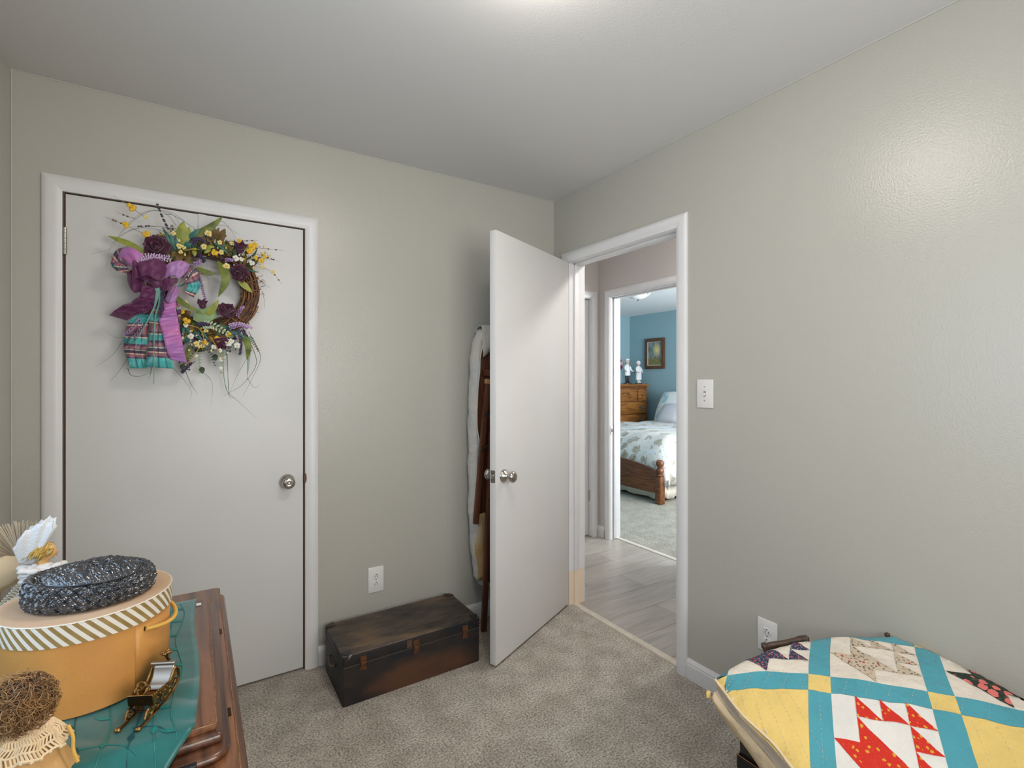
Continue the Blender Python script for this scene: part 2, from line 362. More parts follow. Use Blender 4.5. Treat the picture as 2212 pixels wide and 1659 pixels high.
M['ruffle'] = mat('cream_ruffle', (.72, .66, .56), .9)
M['sheet'] = mat('white_sheet', (.80, .80, .86), .9)
M['porcelain'] = mat('white_porcelain', (.84, .84, .84), .35)
M['figblack'] = mat('black_glaze', (.015, .015, .02), .4)
M['figskin'] = mat('painted_face', (.72, .48, .38), .5)
M['figgrey'] = mat('grey_hair_glaze', (.70, .70, .70), .5)
M['vase'] = mat('grey_vase', (.36, .36, .37), .4)
M['pinkflower'] = mat('pink_silk', (.62, .06, .20), .7); M['paleflower'] = mat('pale_silk', (.80, .68, .68), .7); M['darkleaf'] = mat('dark_leaf', (.03, .06, .03), .6)
M['frosted'] = emit('frosted_glass_off', (.85, .85, .84), .0)
def painting():
    m, nt, b = new_mat('woodland_print'); L = nt.links
    tc = nd(nt, 'ShaderNodeTexCoord'); sx = nd(nt, 'ShaderNodeSeparateXYZ'); L.new(tc.outputs['Generated'], sx.inputs[0])
    mp = nd(nt, 'ShaderNodeMapping'); mp.inputs['Scale'].default_value = (1, 14, 2.0); L.new(tc.outputs['Generated'], mp.inputs[0])
    n = nd(nt, 'ShaderNodeTexNoise'); n.inputs['Scale'].default_value = 1.2; n.inputs['Detail'].default_value = 5; L.new(mp.outputs[0], n.inputs['Vector'])
    r = nd(nt, 'ShaderNodeValToRGB'); r.color_ramp.elements[0].position = .42; r.color_ramp.elements[1].position = .58
    r.color_ramp.elements[0].color = (.09, .12, .12, 1); r.color_ramp.elements[1].color = (.34, .40, .37, 1); L.new(n.outputs['Fac'], r.inputs[0])
    n2 = nd(nt, 'ShaderNodeTexNoise'); n2.inputs['Scale'].default_value = 9; L.new(tc.outputs['Generated'], n2.inputs['Vector'])
    r3 = nd(nt, 'ShaderNodeValToRGB'); r3.color_ramp.elements[0].color = (.08, .10, .03, 1); r3.color_ramp.elements[1].color = (.34, .28, .10, 1); L.new(n2.outputs['Fac'], r3.inputs[0])
    gr = nd(nt, 'ShaderNodeMapRange'); gr.inputs[1].default_value = .22; gr.inputs[2].default_value = .42; L.new(sx.outputs[2], gr.inputs[0])
    m0 = nd(nt, 'ShaderNodeMix', data_type='RGBA'); L.new(gr.outputs[0], m0.inputs[0]); L.new(r3.outputs[0], m0.inputs[6]); L.new(r.outputs[0], m0.inputs[7])
    vm = nd(nt, 'ShaderNodeVectorMath', operation='DISTANCE'); L.new(tc.outputs['Generated'], vm.inputs[0]); vm.inputs[1].default_value = (0, .33, .66)
    mr = nd(nt, 'ShaderNodeMapRange'); mr.inputs[1].default_value = .05; mr.inputs[2].default_value = .34; mr.inputs[3].default_value = 1; mr.inputs[4].default_value = 0; L.new(vm.outputs['Value'], mr.inputs[0])
    m1 = nd(nt, 'ShaderNodeMix', data_type='RGBA'); L.new(mr.outputs[0], m1.inputs[0]); L.new(m0.outputs[2], m1.inputs[6]); m1.inputs[7].default_value = (.80, .62, .26, 1)
    L.new(m1.outputs[2], b.inputs['Base Color']); b.inputs['Roughness'].default_value = .4; return m
M['painting'] = painting()
M['framewood'] = wood('frame_wood', (.06, .022, .010), (.17, .07, .03), .4, 'z', 14, .1)
M['mat_board'] = mat('cream_mount', (.62, .58, .46), .7)
# wreath
M['vine'] = mat('grapevine', (.34, .155, .062), .7, c2=(.17, .07, .028), scale=40); M['vine2'] = mat('dark_grapevine', (.10, .055, .04), .75)
M['leafgreen'] = mat('olive_green_leaf', (.20, .235, .035), .5, c2=(.075, .105, .018), scale=28); M['leaflime'] = mat('yellow_green_leaf', (.36, .38, .055), .5, c2=(.19, .235, .03), scale=28)
M['leafbrown'] = mat('olive_brown_leaf', (.20, .115, .018), .6, c2=(.12, .07, .012), scale=30); M['leafteal'] = mat('teal_leaf', (.04, .16, .13), .5); M['leafpale'] = mat('pale_mint_leaf', (.30, .42, .22), .6, c2=(.20, .34, .12), scale=20)
M['leafdark'] = mat('dark_green_leaf', (.05, .075, .03), .6)
M['rose'] = mat('burgundy_silk', (.060, .007, .026), .55, c2=(.11, .014, .05), scale=30, sheen=.3); M['rose2'] = mat('plum_silk', (.11, .016, .055), .5, sheen=.4)
M['yellowpetal'] = mat('yellow_silk', (.78, .48, .03), .6); M['creampetal'] = mat('cream_silk', (.80, .68, .28), .6); M['whitepetal'] = mat('white_silk', (.80, .79, .74), .6)
M['lavender'] = mat('lavender_bud', (.42, .26, .50), .7); M['lavlight'] = mat('light_lavender_bud', (.66, .48, .70), .7); M['purpledark'] = mat('dark_purple_bud', (.065, .04, .11), .7)
M['twig'] = mat('brown_twig', (.16, .10, .05), .7); M['grass'] = mat('grey_green_grass', (.10, .14, .10), .6); M['grassteal'] = mat('teal_grass', (.13, .30, .25), .5); M['bud'] = mat('dark_bud', (.05, .045, .05), .7)
M['hanger'] = mat('white_metal_hanger', (.66, .66, .66), .4)
M['pinkrib'] = mat('orchid_taffeta', (.60, .17, .45), .38, c2=(.40, .16, .46), scale=6, sheen=.4, bump=.3, bscale=40, dist=.004, stretch=(1, 1, 4)); M['lavrib'] = mat('lavender_taffeta', (.40, .23, .50), .36, c2=(.46, .17, .42), scale=7, sheen=.4)
def plaid():
    m, nt, b = new_mat('plaid_taffeta'); L = nt.links
    uv = nd(nt, 'ShaderNodeUVMap'); sx = nd(nt, 'ShaderNodeSeparateXYZ'); L.new(uv.outputs[0], sx.inputs[0])
    def bands(src, per, cols):
        f = nd(nt, 'ShaderNodeMath', operation='MULTIPLY'); f.inputs[1].default_value = per; L.new(src, f.inputs[0])
        g = nd(nt, 'ShaderNodeMath', operation='FRACT'); L.new(f.outputs[0], g.inputs[0])
        r = nd(nt, 'ShaderNodeValToRGB'); r.color_ramp.interpolation = 'CONSTANT'; e = r.color_ramp.elements
        e[0].position = 0; e[0].color = (*cols[0][1], 1); e[1].position = cols[1][0]; e[1].color = (*cols[1][1], 1)
        for p, c in cols[2:]: k = e.new(p); k.color = (*c, 1)
        L.new(g.outputs[0], r.inputs[0]); return r
    T, N, G, P = (.06, .38, .38), (.085, .05, .10), (.68, .50, .36), (.26, .10, .14)
    r1 = bands(sx.outputs[1], 1, [(0, N), (.06, P), (.16, (.30, .42, .36)), (.19, N), (.27, G), (.30, P), (.36, N), (.40, T), (.62, N), (.64, G), (.67, P), (.82, N), (.86, G), (.88, T)])
    r2 = bands(sx.outputs[0], 1.0, [(0, (.75, .75, .8)), (.25, (1.5, 1.2, 1.1)), (.42, (.45, .4, .5)), (.5, (1.2, 1.3, 1.3)), (.72, (.5, .5, .6)), (.78, (1.3, 1.2, 1.1))])
    mx = nd(nt, 'ShaderNodeMix', data_type='RGBA', blend_type='MULTIPLY'); mx.inputs[0].default_value = .8
    L.new(r1.outputs[0], mx.inputs[6]); L.new(r2.outputs[0], mx.inputs[7]); L.new(mx.outputs[2], b.inputs['Base Color'])
    b.inputs['Roughness'].default_value = .4; b.inputs['Sheen Weight'].default_value = .3; return m
M['plaid'] = plaid()
M['sheer'] = mat('sheer_plum_organza', (.16, .03, .115), .4, sheen=.3, alpha=.70, spec=.3)
# ------------------------------------------------------------ structure
H = 2.44
m = MB(); m.box(-2.53, .04, -3.21, .8, -.05, 0); struct(m.build('floor', 'carpet', smooth=0), 'beige grey cut-pile carpet')
m = MB(); m.box(-2.53, .0575, -3.21, .8, H, H+.06); struct(m.build('ceiling', 'ceiling', smooth=0), 'grey painted ceiling')
m = MB(); m.box(-2.53, -2.295, 0, .11, 0, H).box(-1.43, 0, 0, .11, 0, H).box(-2.295, -1.43, 0, .11, 2.045, H)
struct(m.build('wall_back', 'wall', smooth=0), 'sage grey wall with the closet door')
m = MB(); m.box(0, .115, -3.21, -.95, 0, H).box(0, .115, -.135, .87, 0, H).box(0, .115, -.95, -.135, 2.048, H)
struct(m.build('wall_right', ['wall'], smooth=0), 'sage grey wall with the doorway to the hall')
m = MB(); m.box(-2.53, -2.42, -3.21, -2.3, 0, H).box(-2.53, -2.42, -1.2, 0, 0, H).box(-2.53, -2.42, -2.3, -1.2, 0, .95).box(-2.53, -2.42, -2.3, -1.2, 2.05, H)
struct(m.build('wall_left', 'wall', smooth=0), 'sage grey wall at the sewing cabinet')
m = MB(); m.box(-2.53, -1.75, -3.21, -3.1, 0, H).box(-.55, 0, -3.21, -3.1, 0, H).box(-1.75, -.55, -3.21, -3.1, 0, .9).box(-1.75, -.55, -3.21, -3.1, 2.1, H)
struct(m.build('wall_front', 'wall', smooth=0), 'sage grey wall with a window')
m = MB(); m.box(-2.53, -.8, .7, .8, 0, H).box(-2.63, -2.53, .11, .8, 0, H).box(-.9, -.8, .11, .7, 0, H)
struct(m.build('wall_closet', 'wall', smooth=0), 'inside walls of the closet')
# hall
PX = .115; HX = 1.07; HY = .76
m = MB(); m.box(.04, 1.15, -2.0, .87, -.07, -.014); fl = struct(m.build('floor_hall', 'gap', smooth=0), 'grey wood-look plank floor of the hall')
pm = []
for k, (a, b2) in enumerate((((.28,.25,.215),(.40,.365,.325)), ((.25,.235,.215),(.36,.34,.315)), ((.34,.305,.265),(.46,.42,.375)), ((.30,.28,.25),(.42,.395,.36)))):
    pm.append(wood('plank_%s' % 'abcd'[k], a, b2, .33, 'x', 5, .1, bump=.08, pos=(.3, .75)))
yy = [-2.0, -1.71, -1.494, -1.278, -1.062, -.846, -.63, -.414, -.198, .018, .234, .45, .666, .87]
joints = {5: .9, 6: .45, 7: .98, 8: .60, 9: .30, 10: .75, 11: .42, 12: .9}
ki = 0
for i in range(len(yy)-1):
    xs = [.045, joints.get(i, .6), 1.148]
    for j in range(2):
        m = MB(); m.box(xs[j]+.0008, xs[j+1]-.0008, yy[i]+.0008, yy[i+1]-.0008, -.013, -.004)
        p = m.build('plank', pm[(i*3+j*2+ki) % 4], fl, bevel=.0012, seg=1, smooth=0)
    ki += 1
m = MB(); m.prism([(.018,0),(.022,.006),(.04,.008),(.062,.003),(.062,-.006),(.018,-.006)], -.95, -.135, 'y'); struct(m.build('trim_8', mat('threshold_strip', (.58,.52,.43), .45, c2=(.50,.44,.36), scale=20)), 'beige threshold strip between carpet and planks')
m = MB(); m.prism([(1.135,-.006),(1.135,.001),(1.145,.007),(1.158,.007),(1.165,.001),(1.165,-.006)], -.16, .635, 'y'); struct(m.build('trim_9', mat('white_threshold', (.74,.70,.62), .45)), 'pale threshold strip at the bedroom carpet')
m = MB(); m.box(PX, .155, HY, .87, 0, H).box(.998, HX, HY, .87, 0, H).box(.155, .998, HY, .87, 2.045, H)
struct(m.build('wall_hall_end', 'hallwall', smooth=0), 'greige end wall of the hall')
m = MB(); m.box(HX, 1.18, -2.0, -.16, 0, H).box(HX, 1.18, .635, .87, 0, H).box(HX, 1.18, -.16, .635, 2.05, H)
struct(m.build('wall_hall_side', 'hallwall', smooth=0), 'greige hall wall with the bedroom doorway')
m = MB(); m.box(PX-.001, PX+.002, -2.0, -.95, 0, H).box(PX-.001, PX+.002, -.135, HY, 0, H).box(PX-.001, PX+.002, -.95, -.135, 2.048, H)
struct(m.build('wall_hall_near', 'hallwall', smooth=0), 'hall side of the doorway wall')
m = MB(); m.box(PX, HX, -2.11, -2.0, 0, H); struct(m.build('wall_hall_far_end', 'hallwall', smooth=0))
m = MB(); m.box(.0575, 1.125, -2.11, .87, H, H+.06); struct(m.build('ceiling_hall', 'ceilwhite', smooth=0))
# bedroom
BX = 4.5; BY = 3.71
m = MB(); m.box(1.15, BX+.1, -1.1, BY+.1, -.06, -.002); struct(m.build('floor_bedroom', 'carpet2', smooth=0), 'pale green-grey bedroom carpet')
m = MB(); m.box(1.125, BX+.1, -1.1, BY+.1, H, H+.06); struct(m.build('ceiling_bedroom', 'ceilwhite', smooth=0), 'white bedroom ceiling')
m = MB(); m.box(BX, BX+.1, -1.1, BY+.1, 0, H); struct(m.build('wall_bedroom_right', 'bluewall', smooth=0), 'blue bedroom wall behind the headboard')
m = MB(); m.box(1.08, BX, BY, BY+.1, 0, H); struct(m.build('wall_bedroom_back', 'bluewall', smooth=0), 'blue bedroom wall behind the dresser')
m = MB(); m.box(1.08, 1.18, .87, BY, 0, H).box(1.18, 1.182, -1.0, -.16, 0, H).box(1.18, 1.182, .635, .87, 0, H).box(1.18, 1.182, -.16, .635, 2.05, H); struct(m.build('wall_bedroom_left', 'bluewall', smooth=0))
m = MB(); m.box(1.18, 2.0, -1.1, -1.0, 0, H).box(3.8, BX, -1.1, -1.0, 0, H).box(2.0, 3.8, -1.1, -1.0, 0, .8).box(2.0, 3.8, -1.1, -1.0, 2.1, H)
struct(m.build('wall_bedroom_front', 'bluewall', smooth=0))
# windows (outside the frame; the daylight comes through them, the rear one added for fill)
gm, nt, b = new_mat('window_glass'); tr = nd(nt, 'ShaderNodeBsdfTransparent'); gl = nd(nt, 'ShaderNodeBsdfGlossy'); gl.inputs['Roughness'].default_value = .02
ms = nd(nt, 'ShaderNodeMixShader'); ms.inputs[0].default_value = .06; nt.links.new(tr.outputs[0], ms.inputs[1]); nt.links.new(gl.outputs[0], ms.inputs[2]); nt.links.new(ms.outputs[0], nt.nodes['Material Output'].inputs[0]); M['glass'] = gm
def window(n, axis, plane, a0, a1, z0, z1):
    def bx(m, p0, p1, q0, q1, s0, s1):
        return m.box(p0, p1, q0, q1, s0, s1) if axis == 'x' else m.box(q0, q1, p0, p1, s0, s1)
    m = MB(); t = .05; zc = (z0+z1)/2
    for q in ((a0, a0+t, z0, z1), (a1-t, a1, z0, z1), (a0+t, a1-t, z0, z0+t), (a0+t, a1-t, z1-t, z1), (a0+t, a1-t, zc-.025, zc+.025)): bx(m, plane-.04, plane+.04, *q)
    fr = struct(m.build('window_%d' % n, 'trim', smooth=0), 'white sash window')
    for s0, s1 in ((z0+t, zc-.025), (zc+.025, z1-t)):
        m = MB(); bx(m, plane-.003, plane+.003, a0+t, a1-t, s0, s1); m.build('pane', 'glass', fr, smooth=0)
window(1, 'x', -2.475, -2.3, -1.2, .95, 2.05); window(2, 'y', -3.155, -1.75, -.55, .9, 2.1); window(3, 'y', -1.05, 2.0, 3.8, .8, 2.1)  # the rear window is unseen, added to carry the fill light
# casings
PROF = [(.057,0),(.057,.009),(.053,.012),(.040,.0165),(.020,.0165),(.010,.0125),(.004,.0105),(0,.009),(0,0)]
def casing(name, a0, a1, zt, fn, label, m='trim', z0=0):
    mb = MB(); rows = []
    for w, t in PROF: rows.append([fn(a0-w, t, z0), fn(a0-w, t, zt+w), fn(a1+w, t, zt+w), fn(a1+w, t, z0)])
    mb.grid(rows); return struct(mb.build(name, m, smooth=25), label)
t1 = casing('trim_1', -2.281, -1.440, 2.033, lambda a, t, z: (a, -t, z), 'white casing around the closet door')
t2 = casing('trim_2', -.937, -.148, 2.033, lambda a, t, z: (-t, a, z), 'white casing around the hall doorway')
casing('trim_3', -.937, -.148, 2.033, lambda a, t, z: (PX+.002+t, a, z), 'white casing on the hall side', z0=-.004)
casing('trim_4', -.146, .621, 2.035, lambda a, t, z: (HX-t, a, z), 'white casing around the bedroom doorway', z0=-.004)
casing('trim_5', .17, .998-.005, 2.035, lambda a, t, z: (a, HY-t, z), 'white casing at the end of the hall', z0=-.004)
casing('trim_6', -.146, .621, 2.035, lambda a, t, z: (1.182+t, a, z), 'white casing on the bedroom side', z0=0)
# jambs
m = MB(); m.box(-2.295, -2.276, .0, .11, 0, 2.03).box(-1.445, -1.43, .0, .11, 0, 2.03).box(-2.295, -1.43, .0, .11, 2.03, 2.045).box(-2.276, -2.262, .045, .06, 0, 2.03).box(-1.459, -1.445, .045, .06, 0, 2.03).box(-2.276, -1.445, .045, .06, 2.016, 2.03)
m.build('jamb', 'gap', t1, smooth=0)
m = MB(); m.lathe([(.018, 0), (.018, .004)], (-1.441, -.0095, .885), 16, 'y', sx=.35, sy=1.25); m.build('strike_recess', mat('bare_chipped_wood', (.12, .06, .035), .7), t1)
m = MB(); m.box(0, PX, -.95, -.932, -.006, 2.03).box(0, PX, -.153, -.135, .2, 2.03).box(0, PX, -.95, -.135, 2.03, 2.048); m.build('jamb', 'trim', t2, bevel=.001, seg=1)
m = MB(); m.box(.036, .070, -.932, -.921, 0, 2.03).box(.036, .070, -.164, -.153, .2, 2.03).box(.036, .070, -.932, -.153, 2.019, 2.03); m.build('door_stop', 'trim', t2, bevel=.002)
m = MB(); m.box(0, PX, -.153, -.135, -.006, .2).box(.036, .070, -.164, -.153, -.004, .2); m.build('bare_jamb_foot', 'barewood', t2)
t7 = struct(MB().box(HX, 1.18, -.16, -.141, -.006, 2.03).box(HX, 1.18, .617, .635, -.006, 2.03).box(HX, 1.18, -.16, .635, 2.03, 2.05).build('trim_7', 'trim', bevel=.001, seg=1), 'white jamb of the bedroom doorway')
m = MB(); m.box(1.105, 1.14, -.141, -.13, 0, 2.03).box(1.105, 1.14, .606, .617, 0, 2.03).box(1.105, 1.14, -.141, .617, 2.019, 2.03); m.build('door_stop', 'trim', t7, bevel=.002)
m = MB(); m.box(1.072, 1.103, .614, .6165, .88, .945); sp = m.build('strike_plate', 'nickel', t7); sp['label'] = 'nickel strike plate'
m = MB(); m.box(1.082, 1.094, .6125, .6145, .897, .928); m.build('strike_hole', 'slot', sp)
m = MB(); m.box(.155, .165, HY, .87, 0, 2.03).box(.988, .998, HY, .87, 0, 2.03).box(.155, .998, HY, .87, 2.03, 2.045); struct(m.build('trim_10', 'trim'), 'white jamb at the hall end')
d3 = struct(MB().box(.168, .985, .79, .825, .008, 2.026).build('door_3', 'door', bevel=.002), 'white door at the end of the hall')
MB().lathe([(.006, 0), (.006, .09)], (.985, .784, .30), 8).build('hinge', 'nickel', d3)
# baseboards
BP = [(0,0),(.013,0),(.013,.062),(.011,.066),(.011,.072),(.006,.082),(.003,.088),(0,.088)]
def base(name, fn, a, b2, label, z0=0):
    mb = MB(); rows = [[fn(a, t, z+z0), fn(b2, t, z+z0)] for t, z in BP]; mb.grid(rows); return struct(mb.build(name, 'trim', smooth=25), label)
base('baseboard_back', lambda a, t, z: (a, -t, z), -1.383, 0, 'white baseboard along the closet wall')
base('baseboard_right', lambda a, t, z: (-t, a, z), -3.1, -.994, 'white baseboard along the right wall')
base('baseboard_corner', lambda a, t, z: (-t, a, z), -.091, 0, 'short white baseboard behind the door')
base('baseboard_left', lambda a, t, z: (-2.42+t, a, z), -3.1, 0, 'white baseboard along the left wall')
base('baseboard_front', lambda a, t, z: (a, -3.1+t, z), -2.42, 0, 'white baseboard under the window')
base('baseboard_closet_side', lambda a, t, z: (a, -t, z), -2.42, -2.338, 'short white baseboard beside the closet casing')
base('baseboard_hall', lambda a, t, z: (HX-t, a, z), .678, HY, 'short white baseboard in the hall corner', -.004)
base('baseboard_hall_right', lambda a, t, z: (HX-t, a, z), -2.0, -.203, 'white baseboard along the hall', -.004)
base('baseboard_bedroom_right', lambda a, t, z: (BX-t, a, z), -1.0, BY, 'white baseboard behind the bed')
base('baseboard_bedroom_back', lambda a, t, z: (a, BY-t, z), 1.18, BX, 'white baseboard behind the dresser')
# thin bead of caulk in the corners
m = MB(); m.tube([(-.002,-.002,.09),(-.002,-.002,H)], .0022, 6).tube([(-2.418,-.002,.09),(-2.418,-.002,H)], .0022, 6).tube([(-2.42,-.002,H-.001),(0,-.002,H-.001)], .0022, 6).tube([(-.002,0,H-.001),(-.002,-3.1,H-.001)], .0025, 6)
struct(m.build('trim_11', mat('caulk', (.55,.55,.52), .5)), 'thin caulk line in the wall corners')

# knob shared shape: lathe along local -y (axis 'y' of MB.lathe points to -y)
KNOB = [(.0325,0),(.0325,.003),(.024,.013),(.0135,.021),(.0115,.023),(.0115,.032),(.018,.036),(.0255,.043),(.0275,.050),(.0262,.057),(.021,.0625),(.012,.0645),(.008,.0635),(.0075,.062)]
def knob(parent, c, sgn=1, name='knob'):
    mb = MB(); mb.lathe([(r, h) for r, h in KNOB], (0,0,0), 32, 'y'); mb.v = [(x+c[0], y*sgn+c[1], z+c[2]) for x, y, z in mb.v]
    o = mb.build(name, 'nickel', parent, smooth=50); o['label'] = 'satin nickel door knob'
    m2 = MB(); m2.lathe([(.0045,.0625),(.0045,.066),(.002,.0665)], (0,0,0), 12, 'y'); m2.v = [(x+c[0], y*sgn+c[1], z+c[2]) for x, y, z in m2.v]
    m2.build('lock_button', 'steel', o); return o
d1 = struct(MB().box(-2.2735, -1.4475, .001, .036, .010, 2.0272).build('door_1', 'door', bevel=.0015), 'white flat closet door hung with a wreath')
knob(d1, (-1.516, .001, .876))
for z0 in (1.80, .22):
    m = MB()
    for k in range(5): m.lathe([(.0062,0),(.0062,.0192)], (-2.2745, -.006, z0+k*.02), 12)
    m.box(-2.276, -2.2715, -.005, .02, z0, z0+.1)
    m.build('hinge', 'nickel', d1)
# open door: local x along the leaf, +y towards the camera side
ang = math.atan2(-.421, -.907)
d2 = bpy.data.objects.new('door_2', None); COL.objects.link(d2); d2.location = (-.006, -.157, 0); d2.rotation_euler = (0,0,ang)
struct(d2, 'white flat door standing half open into the room')
MB().box(0, .762, -.035, 0, .014, 2.03).build('door_leaf', 'door', d2, bevel=.0015)
k1 = knob(d2, (.698, 0, .882), -1); k2 = knob(d2, (.698, -.035, .882), 1)
lp = MB().box(.7618, .7632, -.030, -.005, .858, .916).build('latch_plate', 'nickel', d2, bevel=.0006, seg=1)
m = MB(); m.box(.763, .770, -.024, -.011, .876, .898); m.build('latch_bolt', 'steel', lp, bevel=.002)
for z in (.865, .909): MB().lathe([(.0035,0),(.0035,.0006)], (.7632, -.0175, z), 10, 'x').build('screw', 'steel', lp)
for z0 in (.2, 1.0, 1.78): MB().lathe([(.006,0),(.006,.09)], (-.004, -.041, z0), 10).build('hinge', 'nickel', d2)

# ceiling lamp (just above the frame): pan, opal dome, finial
cl = thing('ceiling_lamp', 'round flush ceiling lamp with opal glass dome', 'lamp', (-1.2, -1.5, H))
m = MB(); m.lathe([(.02,0),(.165,0),(.165,-.018),(.15,-.022),(.02,-.022)], (0,0,0), 40); m.build('pan', 'nickel', cl)
m = MB(); m.lathe([(.150,-.022),(.148,-.04),(.135,-.065),(.11,-.085),(.075,-.1),(.035,-.107),(.004,-.108)], (0,0,0), 40, caps=False); m.build('glass_dome', emit('opal_glass_lit', (1, .93, .84), LAMP_STRENGTH), cl)
m = MB(); m.lathe([(.011,-.107),(.009,-.115),(.004,-.125),(.001,-.127)], (0,0,0), 14); m.build('finial', 'nickel', cl)
hl = thing('ceiling_lamp', 'small flush hall ceiling lamp with opal dome', 'lamp', (.6, -.9, H))  # lamp out of view, added to brighten the hall
m = MB(); m.lathe([(.02,0),(.12,0),(.12,-.018),(.02,-.02)], (0,0,0), 32); m.build('pan', 'nickel', hl)
m = MB(); m.lathe([(.11,-.02),(.105,-.04),(.08,-.06),(.04,-.07),(.004,-.072)], (0,0,0), 32, caps=False); m.build('glass_dome', emit('opal_glass_hall', (1, .95, .9), HALL_FILL_STRENGTH), hl)

# outlets and switch: local x across, z up, front towards -y
def outlet(label, loc, rotz):
    t = thing('power_outlet', label, 'outlet', loc, rotz)
    MB().box(-.039, .039, -.006, 0, -.0625, .0625).build('cover_plate', 'plastic', t, bevel=.003)
    for zc in (.0195, -.0195):
        poly = [(.0172*math.cos(a)*1.0, zc + max(-.0118, min(.0118, .0172*math.sin(a)))) for a in [2*math.pi*k/28 for k in range(28)]]
        r = MB().prism(poly, -.0085, -.005, 'y').build('receptacle', 'plastic', t, bevel=.0006, seg=1)
        s = MB(); s.box(-.0075, -.0052, -.0092, -.008, zc-.001, zc+.0075).box(.0052, .0075, -.0092, -.008, zc-.0002, zc+.0068); s.lathe([(.0026,0),(.0026,.0012)], (0, -.008, zc-.0068), 10, 'y')
        s.v = [(x, y, 2*zc-z) for x, y, z in s.v]
        s.build('slots', 'slot', r)
    s = MB(); s.lathe([(.003,0),(.003,.001)], (0,-.006,0), 10, 'y'); s.build('screw', 'steel', t)
outlet('white power outlet above the old black trunk', (-1.1095, 0, .344), 0)
outlet('white power outlet on the wall partly behind the quilt', (0, -1.3635, .344), -math.pi/2)
t = thing('light_switch', 'white toggle light switch beside the hall doorway', 'switch', (0, -1.085, 1.2755), -math.pi/2)
MB().box(-.04, .04, -.006, 0, -.062, .062).build('cover_plate', 'plastic', t, bevel=.0032)
MB().box(-.0055, .0055, -.0066, -.005, -.012, .012).build('toggle_slot', mat('grey_slot', (.35,.35,.33), .5), t)
m = MB(); m.prism([(-.004,-.006),(-.004,.004),(-.019,-.003),(-.0185,-.008)], -.0042, .0042, 'x'); m.build('toggle', 'plastic', t, bevel=.001)
for z in (.03, -.03): MB().lathe([(.003,0),(.003,.0012)], (0,-.006,z), 10, 'y').build('screw', 'steel', t)
# ------------------------------------------------------------ trunk
def rrect(x0, x1, y0, y1, r, n=5):
    out = []
    for cx, cy, a0 in ((x1-r, y1-r, 0), (x0+r, y1-r, 90), (x0+r, y0+r, 180), (x1-r, y0+r, 270)):
        for k in range(n+1):
            a = math.radians(a0+90*k/n); out.append((cx+r*math.cos(a), cy+r*math.sin(a)))
    return out
t = thing('trunk', 'old worn black trunk with rusty latches under the outlet', 'trunk', (-1.045, -.2165, 0))
W2, D2 = .3165, .1605
MB().prism(rrect(-W2, W2, -D2, D2, .006, 2), 0, .158).build('body', 'trunk', t, bevel=.0015, seg=1)
ld = MB().prism(rrect(-W2-.0015, W2+.0015, -D2-.0015, D2+.0015, .007, 2), .1605, .2075).build('lid', 'trunk', t, bevel=.005, seg=3)
MB().prism(rrect(-W2+.002, W2-.002, -D2+.002, D2-.002, .005, 2), .156, .162).build('seam', 'gap', t)
for sx in (-1, 1):
    for sy in (-1, 1):
        m = MB(); rows = []
        for i in range(7):
            row = []
            for j in range(9):
                th = math.pi/2*i/6; a = math.pi/2*j/8
                row.append((sx*(W2+.003-.040+.040*math.sin(th)**.8*math.cos(a)), sy*(D2+.003-.040+.040*math.sin(th)**.8*math.sin(a)), .2105-.0) if i < 6 else (sx*(W2+.003-.040+.040*math.cos(a)), sy*(D2+.003-.040+.040*math.sin(a)), .2095))
            rows.append(row)
        # quarter-round pad on top, turned down over the corner edge
        rows.append([(sx*(W2+.003-.012+.012*math.cos(math.pi/2*j/8)), sy*(D2+.003-.012+.012*math.sin(math.pi/2*j/8)), .172) for j in range(9)])
        m.grid(rows); m.build('corner_cap', 'trunkcap' if sy > 0 else 'blackwood', ld, smooth=60)
        if sy < 0:
            for q in ((.010, .19), (.028, .19), (.012, .178)): MB().ball((sx*(W2-q[0]), -D2-.0045, q[1]), .0028, 8, 6).build('rivet', 'rustlatch', ld)
for x in (-.234, -.002, .238):
    l = MB().box(x-.014, x+.014, -D2-.005, -D2-.001, .164, .190).build('latch', 'rustlatch', t, bevel=.0012, seg=1)
    MB().box(x-.013, x+.013, -D2-.0045, -D2-.0005, .131, .156).build('latch_plate', 'rustlatch', l, bevel=.0012, seg=1)
    MB().box(x-.011, x+.011, -D2-.009, -D2-.004, .150, .168).build('latch_tongue', 'rustlatch', l, bevel=.002)
m = MB(); m.box(-.045, -.022, -D2-.003, -D2-.001, .166, .198); m.build('torn_label', mat('torn_brown_paper', (.10, .05, .03), .8), ld)
m = MB(); m.tube([(-W2-.004, -.05, .12), (-W2-.012, -.045, .118), (-W2-.014, 0, .105), (-W2-.012, .045, .118), (-W2-.004, .05, .12)], .007, 8, flat=.6); m.build('end_handle', 'trunkcap', t)

# ------------------------------------------------------------ ironing board folded behind the door
t = thing('ironing_board', 'old folded wooden ironing board with silver quilted cover behind the door', 'ironing board', (-.45, -.085, 0))
def bd(z):   # half-outline of the board (left edge) by height
    return np.interp(z, [.22,.26,.40,.60,1.14,1.45,1.55,1.60,1.62], [-.535,-.567,-.585,-.600,-.603,-.590,-.575,-.552,-.525])
zs = [.22,.24,.28,.36,.46,.6,.8,1.0,1.14,1.3,1.42,1.5,1.55,1.585,1.605,1.62]
L = [(float(bd(z))+.012, z) for z in zs]; Rr = [(-.90-float(bd(z))-.012, z) for z in zs]
MB().prism(L+Rr[::-1], -.098, -.080, 'y').build('board', 'legwood', t, bevel=.003)
